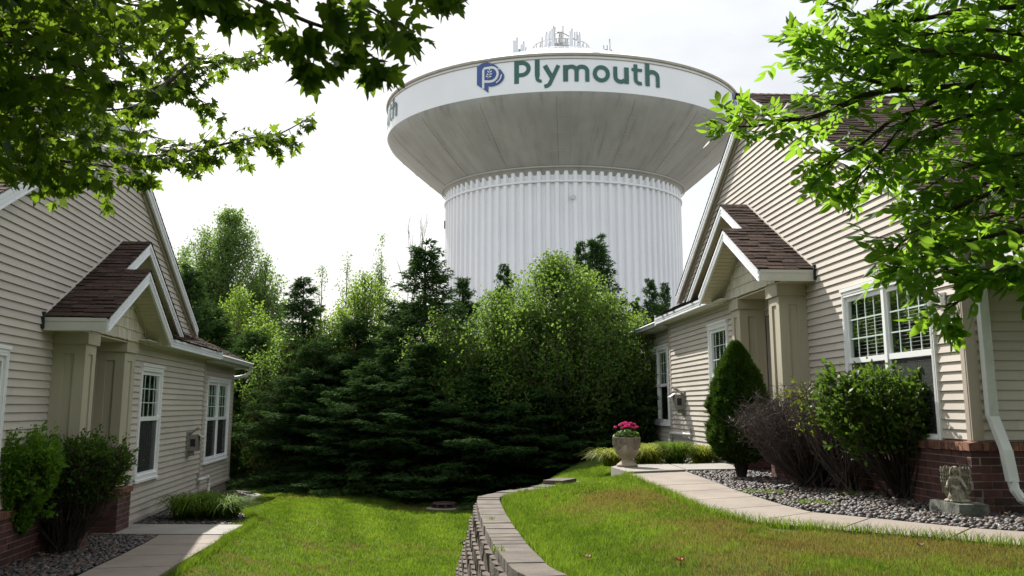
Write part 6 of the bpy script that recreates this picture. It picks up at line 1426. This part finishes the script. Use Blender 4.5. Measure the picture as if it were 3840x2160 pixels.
# ------------------------------------------------------------------ shrubs by the houses
M['twig'] = mat('dead_twig', (0.115, 0.085, 0.075), .9, .4, 25, c2=(0.060, 0.045, 0.040)); M['stemd'] = mat('shrub_stem', (0.045, 0.032, 0.026), .9, .4, 25)
leafmat2('hedge_leaf', (0.010, 0.032, 0.006), (0.066, 0.125, 0.015), (0.17, 0.30, 0.025), .32); leafmat2('painted_sun_leaf', (0.035, 0.10, 0.012), (0.13, 0.25, 0.025), (0.26, 0.46, 0.03), .4); leafmat2('hedge_leaf_y', (0.05, 0.085, 0.012), (0.14, 0.19, 0.02), (0.30, 0.38, 0.03), .4); leafmat2('arbor_leaf', (0.014, 0.045, 0.008), (0.055, 0.11, 0.012), (0.08, 0.15, 0.015), .25)  # left-edge shrub: leaf colour lightened to stand in for sunlight on it
def vase(name, base, H, rx, ry, seed, label, nst, nleaf, leafsz, mleaf, mst, leaf_lo=.35, group='shrubs beside the house walls', flat=.9, twn=5, twl=.22, lean=(0, 0), shell=0):
    rn = random.Random(seed); r = np.random.default_rng(seed); o = thing(name, base, label, 'shrub', group); B0 = Vector(base); w = MB(); tips = []
    for k in range(nst):
        a = rn.uniform(0, 2 * pi); q = math.sqrt(rn.random()); f = rn.uniform(.55, 1.0)
        tx, ty = q * rx * cos(a) + lean[0], q * ry * sin(a) + lean[1]; tz = H * (flat + (1 - flat) * (1 - q * q)) * rn.uniform(.80, 1.0) if f > .6 else H * f
        s = B0 + Vector((rn.gauss(0, .07), rn.gauss(0, .06), -.02)); e = B0 + Vector((tx, ty, tz)); m_ = B0 + Vector((tx * .55 + rn.gauss(0, .05), ty * .55 + rn.gauss(0, .05), tz * .42)); m2 = m_.lerp(e, .55) + Vector((rn.gauss(0, .04), rn.gauss(0, .04), .04))
        w.tube([tuple(s), tuple(m_), tuple(m2), tuple(e)], [.011, .008, .005, .002], 4, cap=False)
        for j in range(twn):
            t = rn.uniform(.15, 1.0); p = m_.lerp(e, t); d = (Vector((tx, ty, 0)) * .25 + Vector((rn.gauss(0, .6), rn.gauss(0, .6), rn.uniform(-.1, 1.0)))).normalized(); l = twl * rn.uniform(.5, 1.1)
            e2 = p + d * l; zmax = B0.z + H * 1.0
            if e2.z > zmax: e2.z = zmax + rn.uniform(-.05, .03)
            w.tube([tuple(p), tuple(p.lerp(e2, .5) + Vector((rn.gauss(0, .012), rn.gauss(0, .012), 0))), tuple(e2)], [.0038, .003, .0016], 3, cap=False); tips.append((p, e2))
            for q2 in range(2):
                d2 = (d + Vector((rn.gauss(0, .7), rn.gauss(0, .7), rn.gauss(0, .5)))).normalized(); p3 = p.lerp(e2, rn.uniform(.3, .9)); e3 = p3 + d2 * l * .5
                w.tube([tuple(p3), tuple(e3)], [.0022, .0012], 3, cap=False); tips.append((p3, e3))
    build(w, 'stems', M[mst], o)
    if nleaf:
        A = np.array([tuple(t[0]) for t in tips]); E = np.array([tuple(t[1]) for t in tips]); ok = (E[:, 2] - B0.z) > H * leaf_lo * r.uniform(.8, 1.5, len(E)); A, E = A[ok], E[ok]; i = r.integers(0, len(A), nleaf); t = r.uniform(.25, 1.05, nleaf)[:, None]; P = A[i] * (1 - t) + E[i] * t + r.normal(0, .012, (nleaf, 3))
        D = nrm(E[i] - A[i])
        if shell:
            m_ = shell * 3; a = r.uniform(0, 2 * pi, m_); h = leaf_lo + (1 - leaf_lo) * r.random(m_) ** .8; rr = np.interp(h, [0, .3, .6, .85, 1], [.3, .62, .92, 1, .86]) * r.random(m_) ** .28; Q = np.stack([B0.x + lean[0] * h + rx * rr * np.cos(a), B0.y + lean[1] * h + ry * rr * np.sin(a), B0.z + H * h * (1 + .05 * r.normal(0, 1, m_) * (h > .9))], -1)
            cl = vn(Q[:, 0] * 1.3 + Q[:, 1], Q[:, 2], 6., seed) * .6 + vn(Q[:, 1], Q[:, 0], 5., seed + 1) * .4; Q = Q[cl > .44][:shell]; Dq = nrm(np.stack([Q[:, 0] - B0.x, Q[:, 1] - B0.y, np.full(len(Q), .5)], -1)); P = np.concatenate([P, Q]); D = np.concatenate([D, Dq]); nleaf = len(P)
        D = nrm(D + r.normal(0, .6, (nleaf, 3)) + np.array([0, 0, .15])); sz = leafsz * r.uniform(.6, 1.15, nleaf)
        V, F, k = leaf_cloud(P, D, r.normal(0, .6, (nleaf, 3)) + np.array([0, -.2, .8]), sz, sz * .55, LENS, r, .3); link('leaves', np_mesh('leaves', V - np.array(base), F, np.repeat(np.clip(r.random(nleaf) * .75 + .5 * (vn(P[:, 0] + P[:, 1], P[:, 2], 4., 2) - .3), 0, 1), k)), M[mleaf], o)
    return o
vase('leafy_shrub', (4.60, 12.0, -1.07), 1.50, 1.0, .62, 61, 'rounded green leafy shrub in front of the big double window', 130, 8500, .078, 'hedge_leaf', 'stemd', .34, twn=9, flat=.88, shell=4200)
vase('bare_shrub', (4.02, 13.7, -1.07), 1.40, .95, .62, 62, 'bare brown twiggy shrub between the green shrub and the conical evergreen', 330, 0, .05, 'hedge_leaf', 'twig', twn=8, twl=.22, lean=(-.12, 0), flat=.66)
vase('sparse_shrub', (4.25, 12.95, -1.07), 1.50, .70, .4, 63, 'thin yellowish half bare shrub tucked between the bare shrub and the green shrub', 60, 1600, .045, 'hedge_leaf_y', 'twig', .5, twl=.22, lean=(-.1, 0))
vase('leafy_shrub', (-6.42, 12.6, -1.88), 1.52, .84, .70, 64, 'dense bright green shrub at the left edge before the porch', 120, 14000, .06, 'painted_sun_leaf', 'stemd', .02, twn=7, flat=.9, shell=30000)
vase('leafy_shrub', (-5.84, 13.5, -1.88), 1.44, .80, .50, 65, 'sparse dark shrub with leaves only on top in front of the second porch column', 230, 9500, .055, 'hedge_leaf', 'stemd', .45, twn=9, shell=5000)
# arborvitae
ab = Vector((3.46, 15.5, -1.08)); o = thing('conical_evergreen', ab, 'conical dark green clipped evergreen in front of the narrow window of the right house', 'shrub', 'shrubs beside the house walls')
w = MB(); rn = random.Random(71)
for k in range(16):
    a = rn.uniform(0, 6.28); w.tube([(ab.x + .05 * cos(a), ab.y + .05 * sin(a), ab.z), (ab.x + .12 * cos(a), ab.y + .12 * sin(a), ab.z + .3), (ab.x + .35 * cos(a), ab.y + .35 * sin(a), ab.z + .75)], [.022, .016, .006], 5)
build(w, 'stems', M['stemd'], o)
r = np.random.default_rng(72); n = 9000; f = r.random(n) ** .75; a = r.uniform(0, 2 * pi, n); R_ = np.interp(f, [0, .08, .22, .5, .8, .95, 1], [.16, .34, .46, .43, .24, .08, .01]) * (1 + .34 * vn(a * 2.2, f * 9, 1.7, 3) - .17 + .12 * (vn(a * 5, f * 20, 1.7, 4) - .5)) * (1 - .35 * r.random(n) ** 2.2)
P = np.stack([R_ * np.cos(a), R_ * np.sin(a), .22 + f * 1.80], -1); D = nrm(np.stack([np.cos(a), np.sin(a), np.full(n, 1.1)], -1) + r.normal(0, .3, (n, 3)))
V, F, k_ = spikes(P, D, np.full(n, .085), .022, 6, .38, r); link('foliage', np_mesh('foliage', V, F, np.clip(np.repeat(r.random(n) * .6 + .3 * f, 6) + r.uniform(-.1, .2, k_), 0, 1)), M['arbor_leaf'], o)
# daylily clumps: arching ribbons
leafmat2('daylily_leaf', (0.045, 0.10, 0.012), (0.12, 0.20, 0.02), (0.20, 0.30, 0.02), .35, .6, .04); leafmat2('daylily_leaf_y', (0.12, 0.17, 0.015), (0.27, 0.30, 0.03), (0.42, 0.46, 0.04), .4)
def clump(x, y, z, R_, H, n, seed, mt, lab):
    r = np.random.default_rng(seed); a = r.uniform(0, 2 * pi, n); L_ = r.uniform(.55, 1.05, n) * R_; h = H * r.uniform(.6, 1.1, n); S_ = 6; t = np.linspace(0, 1, S_)[None]
    bx, by = r.normal(0, R_ * .13, n)[:, None], r.normal(0, R_ * .12, n)[:, None]; rad = L_[:, None] * t ** 1.25; zz = h[:, None] * (np.sin(t * r.uniform(1.9, 2.7, n)[:, None]) ) ; zz = np.maximum(zz, -.0)
    px_, py_ = bx + rad * np.cos(a)[:, None], by + rad * np.sin(a)[:, None]; wd = .0085 * (1 - t ** 2.5) + .0008; ox, oy = -np.sin(a)[:, None] * wd, np.cos(a)[:, None] * wd
    V = np.stack([np.stack([px_ - ox, py_ - oy, zz], -1), np.stack([px_ + ox, py_ + oy, zz], -1)], 2).reshape(n, S_ * 2, 3).reshape(-1, 3)
    q = np.arange(S_ - 1) * 2; F = np.stack([q, q + 1, q + 3, q + 2], 1); F = (F[None] + (np.arange(n) * S_ * 2)[:, None, None]).reshape(-1, 4)
    o = link('daylily', np_mesh('daylily', V, F, np.repeat(r.random(n), S_ - 1)), M[mt], None, (x, y, z)); return tag(o, lab, 'plant', 'daylily clumps along the house walls')
for i, (x, y, R_, H, mt, lab) in enumerate(((1.86, 18.80, .62, .30, 'daylily_leaf_y', 'yellow green daylily clump just behind and left of the urn'), (2.50, 19.1, .58, .34, 'daylily_leaf_y', 'yellow green daylily clump right of the urn'), (3.05, 19.2, .58, .40, 'daylily_leaf', 'tall green daylily clump hiding the standpipe of the right house'), (3.60, 19.4, .56, .34, 'daylily_leaf_y', 'yellow green daylily clump next to the conical evergreen'), (2.75, 20.2, .50, .34, 'daylily_leaf_y', 'daylily clump at the back against the right house wall'))):
    clump(x, y, -1.08, R_, H, 420, 80 + i, mt, lab)
for i, (x, y, R_, H, n, lab) in enumerate(((-5.45, 17.5, .72, .40, 460, 'dark shaded daylily clump nearest the left house wall'), (-4.88, 17.5, .72, .36, 560, 'sunlit arching daylily clump at the corner of the left pad'), (-5.35, 18.4, .56, .38, 360, 'daylily clump in the middle behind the other two on the left'))):
    clump(x, y, float(hL(np.array([x]), np.array([y]))[0]), R_, H, n, 90 + i, 'daylily_leaf', lab)
print('leaf anchors', nm_, na_, 'faces', sum(len(m.polygons) for m in bpy.data.meshes))
